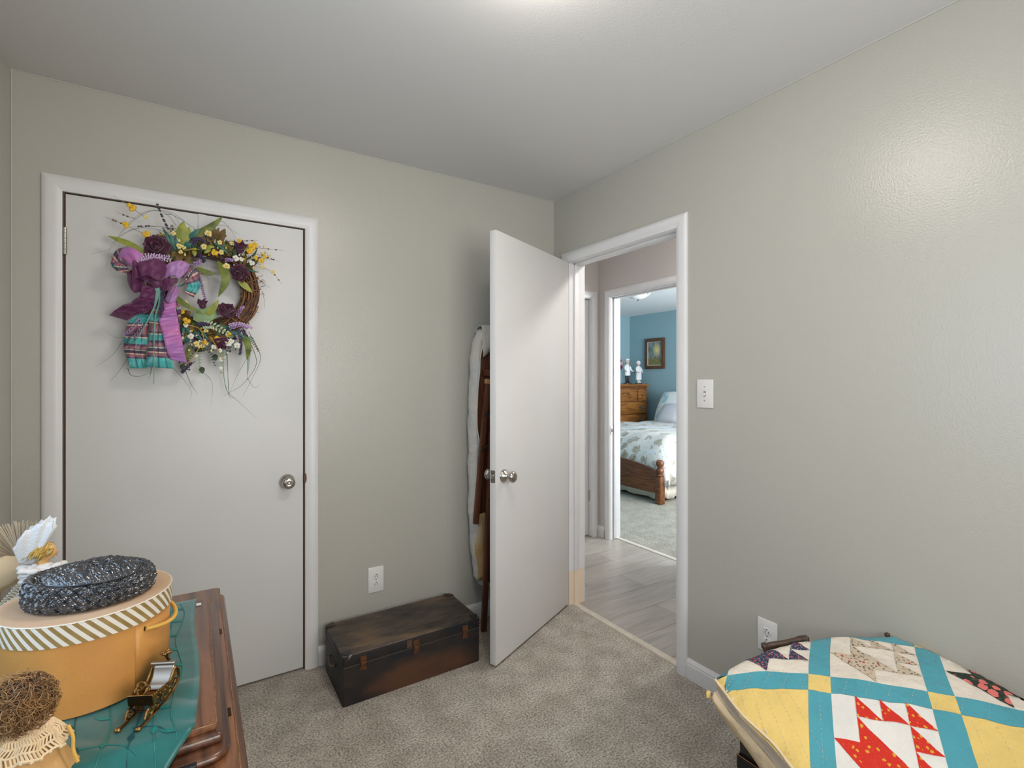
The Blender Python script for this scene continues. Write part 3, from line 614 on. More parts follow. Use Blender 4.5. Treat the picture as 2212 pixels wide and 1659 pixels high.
# cover: rolls round the edge of the board from behind, loose and creased
rows = []; rng = random.Random(3)
def cover_row(z, s):
    e = float(bd(z)) if s < 0 else -.90-float(bd(z)); row = []
    back = [(.045, -.030), (.012, -.022), (-.008, -.034), (-.017, -.056), (-.016, -.080), (-.008, -.100), (.002, -.110), (.012+.008*math.sin(z*9), -.111)]
    for k, (dx, y) in enumerate(back):
        w = .004*math.sin(z*31+k*1.3)+.003*math.sin(z*57+k*2.1)
        row.append((e - s*(dx+w*.6), y - w*.5, z))
    return row
m = MB()
zz = [.215+k*(1.615-.215)/90 for k in range(91)]
for s in (-1, 1): m.grid([cover_row(z, s) for z in zz])
m.grid([[(x, -.030+.002*math.sin(z*20), z) for x in np.linspace(float(bd(z))+.045, -.945-float(bd(z)), 4)] for z in zz])
# bunched top, folded over towards the room
rows = []
for i in range(13):
    a = math.pi*1.15*i/12
    rows.append([(x, -.070+.042*math.cos(a)-.012*(i/12)+.004*math.sin(x*70+i), 1.600+.034*math.sin(a)-.10*max(0, (i-8)/4)*(1+.4*math.sin(x*18))+.004*math.sin(x*45)) for x in np.linspace(-.565, -.335, 26)])
m.grid(rows)
cv = m.build('cover', mat('silver_quilted_cover', (.58,.60,.60), .5, c2=(.66,.62,.54), scale=5, bump=.8, bscale=28, dist=.012, sheen=.3), t, smooth=70)
md = cv.modifiers.new('thick', 'SOLIDIFY'); md.thickness = .003
m = MB(); m.tube(crom([cover_row(z, -1)[7] for z in zz[::5]], 60), .0035, 6); m.build('cover_binding', mat('white_binding', (.74,.72,.66), .8), t)
rows = [[(-.60+.02*k+.01*math.sin(z*25), -.118-.006*math.sin(k*1.5+z*12), z) for k in range(4)] for z in np.linspace(.26, .62, 14)]
m = MB(); m.grid(rows); lo = m.build('loose_lining', mat('cream_lining', (.60,.47,.30), .8, c2=(.52,.33,.13), scale=5), t, smooth=70); lo.modifiers.new('thick', 'SOLIDIFY').thickness = .002
def bar(name, a, b2, w, d, mt, par):
    a, b2 = Vector(a), Vector(b2); ax = (b2-a).normalized(); sx = Vector((0,1,0)).cross(ax).normalized(); sy = ax.cross(sx)
    vs = [p+sx*(i*w/2)+sy*(j*d/2) for p in (a, b2) for i, j in ((-1,-1),(1,-1),(1,1),(-1,1))]
    return MB().add(vs, [(0,1,2,3),(4,5,6,7),(0,1,5,4),(1,2,6,5),(2,3,7,6),(3,0,4,7)]).build(name, mt, par, bevel=.003)
lg = bar('leg', (-.545,-.135,1.34), (-.618,-.135,.575), .027, .022, 'legwood', t)
bar('leg', (-.535,-.16,1.06), (-.575,-.145,.0), .028, .022, 'legwood', t); bar('leg', (-.50,-.14,1.20), (-.50,-.14,.24), .03, .02, 'legwood', t)
bar('leg', (-.36,-.14,1.34), (-.29,-.135,.575), .027, .022, 'legwood', t)
bar('crosspiece', (-.56,-.112,1.375), (-.34,-.112,1.375), .035, .026, 'legwood', t)
bar('worn_end', (-.5448,-.1355,1.341), (-.5475,-.1355,1.314), .0285, .0235, 'lightwood', lg)
for p, q in (((-.565,-.150,1.155), (-.50,-.158,1.115)), ((-.588,-.150,.965), (-.49,-.165,1.03)), ((-.55,-.165,.70),(-.50,-.16,.72)), ((-.558,-.165,.49),(-.50,-.16,.5))): bar('brace', p, q, .012, .006, 'rubber', t)
for p in ((-.565,-.152,1.155), (-.588,-.152,.965), (-.552,-.168,.70)): MB().ball(p, .008, 8, 6).build('bolt', 'rubber', t)
relocate(t)

# ------------------------------------------------------------ sewing cabinet
XR, YB, YF = -1.800, -.835, -1.80
t = thing('sewing_cabinet', 'worn dark walnut sewing cabinet with raised lid by the closet', 'cabinet', (-2.11, -1.32, 0))
MB().prism(rrect(-2.41, XR-.012, YF, YB-.012, .012), .735, .760).build('table_top', 'table', t, bevel=.004)
MB().prism(rrect(-2.412, XR, YF-.01, YB, .016), .712, .737).build('top_moulding', 'tabledge', t, bevel=.008, seg=3)
ap = MB(); ap.box(-2.395, -1.85, -1.76, -.89, .50, .712); ap.build('case', 'table', t, bevel=.003)
for k in range(3):
    d = MB().box(-2.38+.178*k, -2.21+.178*k, -1.768, -1.76, .53, .69).build('drawer', 'table', t, bevel=.003); MB().ball((-2.295+.178*k, -1.778, .61), .012).build('knob', 'brass', d)
for x in (-2.375, -1.87):
    for y in (-1.74, -.91):
        m = MB(); m.lathe([(.024,0),(.026,.04),(.018,.06),(.026,.2),(.022,.34),(.030,.37),(.030,.51)], (x, y, 0), 16); m.build('leg', 'table', t)
lw = MB().prism(rrect(-2.39, -1.823, -1.585, -.992, .030), .7595, .7725).build('lid_base', 'tabledge', t, bevel=.006, seg=3)
MB().prism(rrect(-2.375, -1.832, -1.560, -1.012, .008), .772, .789).build('lid_moulding', 'tabledge', t, bevel=.0075, seg=3)
MB().prism(rrect(-2.365, -1.8415, -1.548, -1.024, .004), .7885, .8000).build('lid_panel', 'table', t, bevel=.0025)
for y in (-1.462, -1.135):
    h = MB().box(-1.8235, -1.8175, y-.012, y+.012, .7598, .7612).build('hinge', 'brassdark', t); m = MB(); m.tube([(-1.8232, y-.012, .7616), (-1.8232, y+.012, .7616)], .0016, 8); m.build('hinge_pin', 'brassdark', h)
MB().box(-1.905, -1.868, -1.5935, -1.583, .766, .774).build('lid_catch', 'blackwood', t, bevel=.002)
for pts in ([(-1.842,-1.546,.8),(-1.842,-1.026,.8)], [(-2.30,-1.5475,.8),(-1.842,-1.5475,.8)], [(-1.813,-1.79,.7598),(-1.813,-.86,.7598)]):
    m = MB(); a, b2 = Vector(pts[0]), Vector(pts[1]); m.tube([a.lerp(b2, k/40)+Vector((.0004*math.sin(k*2.1),.0004*math.sin(k*1.7),-.0008)) for k in range(41)], .0012, 5); m.build('worn_edge', mat('worn_light_wood', (.34,.17,.08), .5, c2=(.16,.07,.03), scale=60), t)
relocate(t)

# ------------------------------------------------------------ teal runner
def runz(x, y):
    base = .8025
    if y < -1.545:
        s = min(1, (-1.545-y)/.05); base = .8025-(.8025-.7645)*(s*s*(3-2*s))
    return base+.0004+(.0026+.002*math.sin(x*33+y*21) if y < -1.40 else .0004)*abs(math.sin(x*38+y*55+1.2*math.sin(y*20)))
rows = []
for i in range(90):
    y = -1.018-.72*i/89; xr = -1.8665-.004*math.sin(i*.11) if y > -1.545 else -1.8675-(-1.545-y)*1.05
    rows.append([(x, y, runz(x, y)) for x in np.linspace(-2.33, xr, 50)])
t = MB().grid(rows).build('table_runner', 'teal', smooth=80); tag(t, 'teal satin runner with embroidered vines on the sewing cabinet', 'runner')
t.modifiers.new('thick', 'SOLIDIFY').thickness = .0010
m = MB(); m2 = MB()
def vine(pts, mb, r=.0007, n=40):
    c = crom([(x, y, 0) for x, y in pts], n); mb.tube([(p.x, p.y, runz(p.x, p.y)+.0007) for p in c], r, 5); return c
def stitched_leaf(mb, x, y, a, l=.026, w=.0042):
    rows = []
    for i in range(7):
        s = i/6; ww = w*math.sin(math.pi*min(1, s*1.02))+.0002; cx, cy = x+l*s*math.cos(a), y+l*s*math.sin(a)
        rows.append([(cx-ww*k*math.sin(a), cy+ww*k*math.cos(a), runz(cx, cy)+.0011) for k in (-1, 0, 1)])
    mb.grid(rows)
for x0, mb in ((-1.896, m), (-1.918, m), (-1.945, m2), (-1.985, m), (-2.02, m2), (-2.06, m)):
    c = vine([(x0+.007*math.sin(k*1.7+x0*40), -1.03-.066*k) for k in range(9 if x0 > -1.9 else 10)], mb)
    for j in range(3, 39, 5):
        p = c[j]; stitched_leaf(mb, p.x, p.y, (1.25 if j % 2 and x0 < -1.9 else 2.4)+.25*math.sin(j), .028 if j % 3 else .019)
for pts, mb in (([(-1.95,-1.50),(-1.92,-1.515),(-1.905,-1.54)], m2), ([(-2.01,-1.52),(-1.97,-1.53),(-1.94,-1.56)], m)): vine(pts, mb, n=14)
a = m.build('embroidery', 'tealthread', t); a['kind'] = 'stuff'; a = m2.build('embroidery', 'tealthread2', t); a['kind'] = 'stuff'
MB().box(-1.867, -1.857, -1.058, -1.046, .8005, .8018).build('care_tag', 'plastic', t)

# ------------------------------------------------------------ hat box
HBX, HBY, HR = -2.026, -1.312, .1155
t = thing('hat_box', 'round tan hat box with gold and white striped lid rim', 'box', (HBX, HBY, .8062))
m = MB(); m.lathe([(HR-.002,0),(HR,.0015),(HR,.13),(HR-.003,.132)], (0,0,0), 96); m.build('box_wall', 'boxtan', t)
a0 = math.radians(-52); m = MB()
for k, (a, rr) in enumerate(((a0, .0006),)):
    rows = [[((HR+rr)*math.cos(a0+s), (HR+rr)*math.sin(a0+s), z) for z in (.001, .128)] for s in np.linspace(0, 1.05, 16)]; m.grid(rows)
m.build('overlap_panel', 'boxtan', t).modifiers.new('thick', 'SOLIDIFY').thickness = .0008
LZ0, LZ1, LR = .1165, .1505, .1195
ld = MB().lathe([(HR,LZ1-.004),(LR,LZ1-.0015),(LR-.0015,LZ1+.0005),(.05,LZ1+.0012),(.001,LZ1+.0012)], (0,0,0), 96).build('lid', 'boxlid', t, smooth=50)
m = MB(); NS = 50; sub = 6; sh = 2*math.pi/NS*1.9
for k in range(NS*sub):
    mi = 0 if (k % sub) < 3 else 1; a, b2 = 2*math.pi*k/(NS*sub), 2*math.pi*(k+1)/(NS*sub); rows = []
    for q in (a, b2): rows.append([(LR*math.cos(q+sh*f*-1), LR*math.sin(q-sh*f), LZ0+(LZ1-.001-LZ0)*f) for f in (0, .33, .66, 1)])
    m.grid(rows, mi=mi)
sr = m.build('striped_rim', ['stripegold', 'stripewhite'], ld, smooth=60, weld=.0002); sr['label'] = 'gold and white diagonal striped rim'
m = MB()
rw = [((LR-.0005)*math.cos(a)*1.0+.0006*math.cos(a)*math.sin(a*70), (LR-.0005)*math.sin(a)+.0006*math.sin(a)*math.sin(a*70), LZ1-.0006) for a in [2*math.pi*k/300 for k in range(301)]]
m.tube(rw, .0011, 5); m.build('paper_edge', 'stripewhite', ld)
# twisted cord handle hanging between two holes at the right of the box
def cord_pts(off):
    out = []
    for k in range(70):
        s = k/69; a = math.radians(-44+74*s); r = HR+.002+.008*math.sin(math.pi*s); z = .102-.012*math.sin(math.pi*s)
        ph = s*2*math.pi*13+off
        out.append(((r+.0019*math.cos(ph))*math.cos(a), (r+.0019*math.cos(ph))*math.sin(a), z+.0019*math.sin(ph)))
    return out
m = MB()
for off in (0, 2.094, 4.189): m.tube(cord_pts(off), .0021, 6)
m.build('cord_handle', 'cord', t, smooth=80)
for a in (-44, 30):
    a = math.radians(a); m = MB(); m.ball(((HR+.0012)*math.cos(a), (HR+.0012)*math.sin(a), .102), .0042, 10, 8, sc=(.5,.5,1)); m.build('eyelet', 'brassdark', t)

# ------------------------------------------------------------ hat: woven glossy straw, soft round crown inside a rolled edge
def hat():
    ctrl = [(0,.052),(.35,.0515),(.60,.047),(.74,.040),(.80,.034),(.845,.0335),(.90,.0385),(.955,.038),(1.0,.031),(1.03,.019),(1.025,.008),(.99,.001),(.93,-.001),(.80,.003)]
    prof = crom([(r, 0, h) for r, h in ctrl], 190); NT = 430; A, B2 = .086, .077; rows = []
    arc = 0; prev = None
    for p in prof:
        if prev is not None: arc += math.hypot((p.x-prev.x)*.09, p.z-prev.z)
        prev = p; row = []
        for k in range(NT):
            a = 2*math.pi*k/NT; r = max(p.x, .004)
            x, y = A*r*math.cos(a), B2*r*math.sin(a); z = p.z*(1.0-.16*math.cos(a)*r*r+.05*math.sin(2*a))
            if p.x < .84: uu, vv = (x+y)/.0125, (x-y)/.0125
            else: uu, vv = a*.085/.0125+arc/.0125, arc/.0125-a*.085/.0125
            i, j = math.floor(uu), math.floor(vv); fu, fv = uu-i, vv-j
            over = (i+j) % 2 == 0
            d = (.0022*math.sin(math.pi*fu)**.5*(1 if over else .25)+.0022*math.sin(math.pi*fv)**.5*(.25 if over else 1))*(.85+.22*math.sin(i*12.9+j*78.2))
            d += .0006*math.sin(vv*2*math.pi*3)*(1 if over else 0)+.0006*math.sin(uu*2*math.pi*3)*(0 if over else 1)
            if (fu < .16 and i % 2 == 0) or (fv < .16 and j % 2 == 0): d += .0016
            if p.x < .84: z += d
            else:
                nx, ny = math.cos(a), math.sin(a); x += nx*d; y += ny*d; z += d*.3
            row.append((x, y, z))
        rows.append(row)
    return rows
m = MB(); m.grid(hat(), cv=True); hs = m.build('straw_weave', 'straw', smooth=40)
t = thing('hat', 'black glossy woven straw hat lying on the striped hat box', 'hat', (-2.021, -1.323, .9602), math.radians(-8)); hs.parent = t
m = MB()
for sc, z in ((.80, .0375), (1.022, .010)): m.tube([(.0865*sc*math.cos(a), .0775*sc*math.sin(a), z*(1-.16*math.cos(a)*sc*sc)+.001) for a in [2*math.pi*k/80 for k in range(81)]], .0012, 6)
m.tube(crom([(-.066,-.01,.038),(-.036,-.004,.051),(0,.006,.0565),(.03,.018,.0525),(.048,.026,.046)], 30), .001, 5)
for k in ():
    for sg in ():
        pts = []
        for i in range(25):
            s = (i/24-.5)*.16; x, y = (k*.021+s)*.707+.0, (s-k*.021)*.707*sg; r = math.hypot(x/.086, y/.077)
            if r < .74: pts.append((x, y, (.0525-.021*max(0, r-.25)**1.5)*(1-.16*x/.086*r)+.0006))
        if len(pts) > 2: m.tube(pts, .0010, 5)
m.build('binding', 'straw', t)

# ------------------------------------------------------------ brass sleigh (local +x forward, towards the front curl)
SD = Vector((-.46, -.886, 0)); t = thing('toy_sleigh', 'small antique brass sleigh ornament on the teal runner', 'ornament', (-1.929, -1.455, .8035), math.atan2(SD.y, SD.x))
def spiral(c, r, turns, a0, y, sgn=1, n=26):
    return [(c[0]+r*(1-.82*k/(n-1))*math.cos(a0+sgn*2*math.pi*turns*k/(n-1)), y, c[1]+r*(1-.82*k/(n-1))*math.sin(a0+sgn*2*math.pi*turns*k/(n-1))) for k in range(n)]
for s in (-1, 1):
    y = s*.0125; m = MB()
    c = crom([(.054,y,.004),(.045,y,.0022),(.02,y,.0022),(-.015,y,.0035),(-.035,y,.010),(-.046,y,.024),(-.046,y,.040),(-.041,y,.050)], 50)
    m.tube(c, .0023, 8); m.ball((.055, y, .0045), .0042, 10, 8); rn = m.build('runner', 'brass', t)
    m = MB()
    for cc, r, a0, sg in (((.030,.0125),.0095,2.2,1),((.012,.0135),.0075,.5,-1),((-.004,.0155),.0075,2.4,1),((-.019,.019),.007,.6,-1),((-.032,.027),.0065,2.6,1),((-.037,.040),.005,.6,-1)):
        m.tube(spiral(cc, r, 1.35, a0, y, sg), .0013, 6)
    m.tube(crom([(.040,y,.010),(.034,y,.021),(.022,y,.0235),(0,y,.025),(-.018,y,.030),(-.032,y,.040)], 26), .0017, 6)
    m.build('scrollwork', 'brass', rn)
m = MB(); side = [(.026,.024),(.029,.045),(.012,.0435),(.002,.044),(-.006,.040),(-.016,.040),(-.024,.052),(-.030,.060),(-.034,.058),(-.030,.042),(-.022,.031),(-.008,.0255)]
for s in (-1, 1): m.prism(side, s*.0145, s*.0170, 'y')
m.prism([(.026,.024),(.029,.047),(.0265,.047),(.0235,.024)], -.0165, .0165, 'y'); m.prism([(.026,.024),(-.010,.0255),(-.010,.0275),(.026,.026)], -.0145, .0145, 'y')
bd2 = m.build('body', 'brass', t, bevel=.0006, seg=1)
MB().prism([(.0268,.025),(.0300,.0465),(.0293,.0465),(.0262,.025)], -.0150, .0150, 'y').build('front_panel', 'brassdark', bd2)
m = MB()
for k in range(8): m.ball((.024-.0045*k, -.0160, .0455-.0005*k), .0014, 6, 5); m.ball((.024-.0045*k, .0163, .0455-.0005*k), .0014, 6, 5)
for k in range(6): m.ball((.018-.006*k, .0172, .034+.004*math.sin(k*2.1)), .0022, 6, 5); m.ball((.018-.006*k, -.0172, .034+.004*math.sin(k*2.1)), .0022, 6, 5)
m.build('beading', 'brass', bd2)['kind'] = 'stuff'
m = MB(); rows = [[(x, y+.0, z) for y in np.linspace(-.0145, .0145, 9)] for x, z in ((-.008,.028),(-.018,.032),(-.026,.042),(-.031,.056),(-.033,.066))]; m.grid(rows); seat = m.build('seat_back', 'silver', t); seat.modifiers.new('thick', 'SOLIDIFY').thickness = .0015
m = MB(); m.tube([(-.031,-.0165,.067),(-.031,.0165,.067)], .0036, 12); m.build('rolled_top', 'silver', seat)
m = MB()
for k in range(7): m.tube([(-.0265,-.012+.004*k,.043),(-.0325,-.012+.004*k,.064)], .0006, 5)
m.build('flutes', 'silver', seat)
m = MB(); m.tube(crom([(-.041,0,.052),(-.045,0,.062),(-.041,0,.070),(-.038,0,.078)], 16), .0022, 8)
for k in range(7):
    a = 2*math.pi*k/6; m.ball((-.037+.0045*math.cos(a)*(k < 6), .0045*math.sin(a)*(k < 6), .084+.002*(k % 2)), .0036, 8, 6)
m.build('finial', 'brass', t)
m = MB()
for s in (-1, 1): m.tube(spiral((.022, .0525), .006, 1.2, 0, s*.007), .0013, 6); m.tube([(.026, s*.004, .046), (.022, s*.008, .058), (.017, s*.006, .051)], .0014, 6)
m.tube(crom([(.014,-.012,.046),(.008,-.013,.056),(.002,-.010,.052),(.004,-.004,.047)], 16), .002, 6)
m.build('crest_scroll', 'brass', t)
for x in (.02, -.02): MB().tube([(x,-.0125,.006+(.003 if x > 0 else .02)),(x,.0125,.006+(.003 if x > 0 else .02))], .0013, 6).build('crossbar', 'brassdark', t)
for ch in t.children_recursive: ch.data.transform(Matrix.Diagonal((1.04, 1.15, .80, 1)))
# ------------------------------------------------------------ raffia-haired doll at the front of the cabinet
rng = random.Random(11)
HC = Vector((-2.0645, -1.543, .902))
t = thing('doll', 'small doll with brown raffia hair and cream crochet collar', 'doll', (HC.x, HC.y, .8035))
m = MB(); m.ball(HC, .030, 20, 14, sc=(1,1,1.02)); hd = m.build('head', mat('cloth_face', (.62,.42,.26), .8), t)
m = MB(); m.ball(HC+Vector((0,.002,.003)), .0325, 20, 14); hr = m.build('hair', 'hairdark', t)
m = MB(); m3 = MB()
for k in range(1000):
    d = Vector((rng.gauss(0,1), rng.gauss(0,1), rng.gauss(.15,1))).normalized()
    if d.z < -.75: continue
    tg = d.orthogonal().normalized(); tg.rotate(Matrix.Rotation(rng.uniform(0,6.28), 3, d)); bt = d.cross(tg)
    n = 10; curl = rng.uniform(.004,.012); wob = rng.uniform(2, 7); out = rng.uniform(.031,.0375); pts = []
    for i in range(n):
        s = i/(n-1); q = d*(out+.003*math.sin(s*math.pi)) + tg*(s-.5)*rng.uniform(.025,.028) + bt*curl*math.sin(s*wob+k)
        q = q.normalized()*(out+.0035*math.sin(s*9+k)); pts.append(HC+q)
    (m if rng.random() < .74 else m3).tube(pts, rng.uniform(.0003,.0006), 4)
for k in range(16):
    d = Vector((rng.uniform(-1,.2), rng.uniform(-.3,.6), 1)).normalized(); p0 = HC+d*.034
    pts = crom([p0, p0+Vector((rng.uniform(-.006,.006), rng.uniform(-.004,.004), .006)), p0+Vector((rng.uniform(-.012,.012), rng.uniform(-.004,.004), rng.uniform(.006,.013))), p0+Vector((rng.uniform(-.016,.016), 0, rng.uniform(.003,.012)))], 10)
    m3.tube(pts, .0005, 4)
m3.tube(crom([HC+Vector((.034,0,.008)), HC+Vector((.038,0,.016)), HC+Vector((.044,0,.022)), HC+Vector((.047,0,.023))], 10), .0004, 4)
c = m.build('raffia_curls', 'hair', hr); c['kind'] = 'stuff'; c = m3.build('raffia_curls', mat('pale_raffia', (.38,.22,.09), .6), hr); c['kind'] = 'stuff'
# body and skirt
def blob(c, prof, n=28, wav=0, nw=7):
    return [[(c[0]+(r+wav*math.sin(nw*2*math.pi*k/n)*(i/len(prof)))*math.cos(2*math.pi*k/n), c[1]+(r+wav*math.sin(nw*2*math.pi*k/n)*(i/len(prof)))*math.sin(2*math.pi*k/n), z) for k in range(n)] for i, (r, z) in enumerate(prof)]
m = MB(); m.grid(blob((HC.x+.004, HC.y, 0), [(.004,.885),(.014,.88),(.024,.868),(.032,.850),(.038,.832),(.046,.815),(.052,.8055)], 40, .004, 9), cv=True); m.build('dress', 'dollcloth', t, smooth=80)
m = MB(); m.grid(blob((HC.x-.034, HC.y-.004, 0), [(.003,.868),(.014,.862),(.020,.845),(.024,.825),(.026,.806)], 36, .003, 8), cv=True); m.build('sleeve', 'dollwhite', t, smooth=80)
# crochet collar: open lattice of cords with scalloped edge
m = MB(); CC = Vector((HC.x+.008, HC.y-.002, 0))
def col(a, s):
    r = .016+.024*s+.003*math.sin(a*8)*s; return Vector((CC.x+r*math.cos(a), CC.y+r*.9*math.sin(a), .880-.020*s-.014*s*s+.0025*math.sin(a*8+1)*s))
for j in range(6):
    s = j/5; m.tube([col(2*math.pi*k/72, s)+Vector((0,0,.0006*math.sin(k*1.9))) for k in range(73)], .0020 if j in (0,5) else .0016, 5)
for k in range(60):
    a = 2*math.pi*k/60; m.tube([col(a+(.06 if j % 2 else -.04), j/5) for j in range(6)], .0015, 5)
for k in range(26):
    a = 2*math.pi*(k+.5)/26; m.ball(col(a, 1.03), .0026, 6, 5)
for k in range(20):
    a = 2*math.pi*k/20+.1; rows = [[col(a+da, s) for s in (.22,.42)] for da in (0,.08,.16)]; m.grid(rows)
m.build('crochet_collar', 'crochet', t, smooth=70)
m = MB(); rb = HC+Vector((.026,-.010,-.020))
for pts in ([rb, rb+Vector((.001,-.006,-.010)), rb+Vector((-.004,-.010,-.022))], [rb, rb+Vector((-.006,-.004,-.008)), rb+Vector((-.012,-.008,-.016))], [rb+Vector((-.004,0,.001)), rb+Vector((.002,-.002,.004)), rb+Vector((.006,-.001,.002))]):
    c = crom(pts, 8); m.grid([[p+Vector((-.0018,0,0)), p+Vector((.0018,.0005,.0004))] for p in c])
rbo = m.build('ribbon_bow', 'pinkribbon', t, smooth=80); rbo.modifiers.new('thick', 'SOLIDIFY').thickness = .0005
m = MB(); m.tube(crom([CC+Vector((.040,-.004,.862)), CC+Vector((.046,-.010,.848)), CC+Vector((.047,-.014,.832)), CC+Vector((.052,-.016,.815))], 14), .0022, 7); m.build('cord_trim', 'cord', t)
relocate(t)

# ------------------------------------------------------------ angel figurine behind the hat box
AX, AY = -2.136, -1.085; hc = on_y(93, 1192, AY)
t = thing('angel_figurine', 'small angel figurine with glittery white wings behind the hat', 'figurine', (hc.x, AY, .8005))
m = MB(); m.grid(blob((hc.x, AY, 0), [(.006, hc.z-.020),(.012, hc.z-.026),(.026, hc.z-.036),(.030, hc.z-.055),(.034, hc.z-.08),(.045, hc.z-.12),(.052, .803)], 40, .004, 10), cv=True); m.build('gown', 'angelcloth', t, smooth=80)
# head in profile facing +x, one continuous surface
rows = []
for i in range(15):
    th = math.pi*(i+.02)/14.04; row = []
    for k in range(24):
        a = 2*math.pi*k/24; r = .0165; x, y, z = r*math.sin(th)*math.cos(a), r*.82*math.sin(th)*math.sin(a), r*1.12*math.cos(th)
        f = max(0, math.cos(a))**6*math.sin(th)
        zz = z/.0165
        x += f*(.0042*math.exp(-((zz+.18)/.16)**2)+.0016*math.exp(-((zz+.56)/.10)**2)+.0016*math.exp(-((zz+.85)/.14)**2)-.0016*math.exp(-((zz-.12)/.12)**2))
        row.append((hc.x+.004+x, AY+y, hc.z+z))
    rows.append(row)
m = MB(); m.grid(rows, cv=True); m.tube([(hc.x+.001, AY, hc.z-.012), (hc.x-.001, AY, hc.z-.030)], [.0075,.010], 12); hd = m.build('head', 'angelskin', t, smooth=80)
m = MB()
for s in (-1, 1): m.ball((hc.x+.0168, AY+s*.0062, hc.z+.0018), .0014, 8, 6, sc=(.6,1.4,.7))
m.build('eyes', 'eye', hd); m = MB(); m.ball((hc.x+.0208, AY, hc.z-.0095), .0016, 8, 6, sc=(.7,1.6,.7)); m.build('mouth', 'lips', hd)
rng = random.Random(5); m = MB()
for k in range(60):
    a = rng.uniform(.6, 2*math.pi-.6); th = rng.uniform(.05, 1.5); d = Vector((math.sin(th)*math.cos(a), .85*math.sin(th)*math.sin(a), math.cos(th)))
    p = hc+Vector((.003,0,.001))+d*.0170; dn = Vector((-.7-rng.random()*.4, d.y*.5, -.55-.5*rng.random())).normalized()
    L2 = rng.uniform(.012,.024); pts = [p+dn*L2*s+Vector((0, .0025*math.sin(s*9+k), .003*math.sin(s*7+k))) for s in np.linspace(0,1,8)]
    m.tube(pts, [.0026,.003,.0029,.0027,.0024,.002,.0016,.0008], 6)
m.build('hair', 'angelhair', t, smooth=80)
for s in (-1, 1):
    rows = []
    tips = [(-.030,.030),(-.024,.052),(-.012,.072),(.004,.086),(.018,.094),(.027,.088),(.030,.066)]
    base = [(-.024,-.012),(-.020,-.014),(-.016,-.015),(-.012,-.016),(-.008,-.016),(-.005,-.015),(.000,-.012)]
    tp = crom([(x,0,z) for x, z in tips], 25); bs = crom([(x,0,z) for x, z in base], 25)
    for i in range(25):
        row = []
        for j in range(9):
            q = bs[i].lerp(tp[i], (j/8)*(1-.07*abs(math.sin(i*.785))))
            row.append((hc.x-.010+q.x, AY+s*(.007+.010*j/8)+.0025*math.sin(i*.785)*j/8, hc.z-.006+q.z*.80))
        rows.append(row)
    w = MB().grid(rows).build('wing', 'wing', t, smooth=70); w.modifiers.new('thick', 'SOLIDIFY').thickness = .0025
m = MB()
for k in range(70):
    m.ball(hc+Vector((rng.uniform(-.030,.030), rng.uniform(-.022,.012), rng.uniform(-.058,-.026)+(.008 if k % 5 == 0 else 0))), rng.uniform(.005,.010), 9, 7, sc=(rng.uniform(.8,1.5),1,rng.uniform(.6,1)))
m.build('fluffy_sleeve', 'angelcloth', t, smooth=80)
relocate(t)

# ------------------------------------------------------------ straw fan tied with tulle
FY = -1.000; kc = on_y(47, 1214, FY); t = thing('straw_fan', 'cream straw fan tied with sheer tulle beside the angel', 'dried fan', (kc.x-.035, FY, .8005))
rng = random.Random(9); m = MB()
for k in range(150):
    a = math.radians(72+100*k/149+rng.uniform(-1,1)); r = .092+rng.uniform(-.006,.004); dy = rng.uniform(-.004,.004)
    p = [kc+Vector((math.cos(a)*r*s, dy*s, math.sin(a)*r*s*.93)) for s in (0, .3, .65, 1)]
    m.tube(p, [.0006,.0009,.0011,.0007], 4, flat=.5)
m.build('bristles', 'fan', t, smooth=0)['kind'] = 'stuff'
m = MB(); m.tube([kc, kc+Vector((-.035,0,-.06)), Vector((kc.x-.035, FY, .803))], [.005,.004,.004], 8); m.lathe([(.028,0),(.028,.006),(.008,.012),(.006,.03)], (kc.x-.035, FY, .8005), 20); m.build('handle', 'fan', t)
m = MB(); rows = []
for i in range(18):
    s = i/17; c = kc+Vector((.018-.105*s, -.012, -.006-.022*s)); hgt = .006+.030*math.sin(math.pi*min(1, s*.75+.05)); rows.append([c+Vector((.003*math.sin(k*3+i), (.012+.01*s)*math.sin(2*math.pi*k/20), hgt*math.cos(2*math.pi*k/20)*(1+.13*math.sin(k*2.5+i*.35)+.05*math.sin(k*7)))) for k in range(20)])
m.grid(rows, cv=True); m.ball(kc+Vector((.004,-.010,-.003)), .012, 12, 8); m.build('tulle_bow', 'tulle', t, smooth=80)
m = MB()
for k in range(16):
    p = Vector((kc.x+.012-.0035*k, FY-.02, .905-.0045*k)); m.tube([p, p+Vector((-.006,0,.006)), p+Vector((-.011,0,.005))], .0016, 5); m.ball(p+Vector((-.012,0,.005)), .0026, 6, 5)
m.tube([Vector((kc.x+.02, FY-.02, .915)), Vector((kc.x-.045, FY-.02, .832))], .002, 6); m.tube([Vector((kc.x-.045, FY-.02, .832)), Vector((kc.x-.040, FY, .812))], .002, 6)
m.build('lace_edging', mat('ivory_lace_cord', (.76,.70,.58), .8), t)
relocate(t)

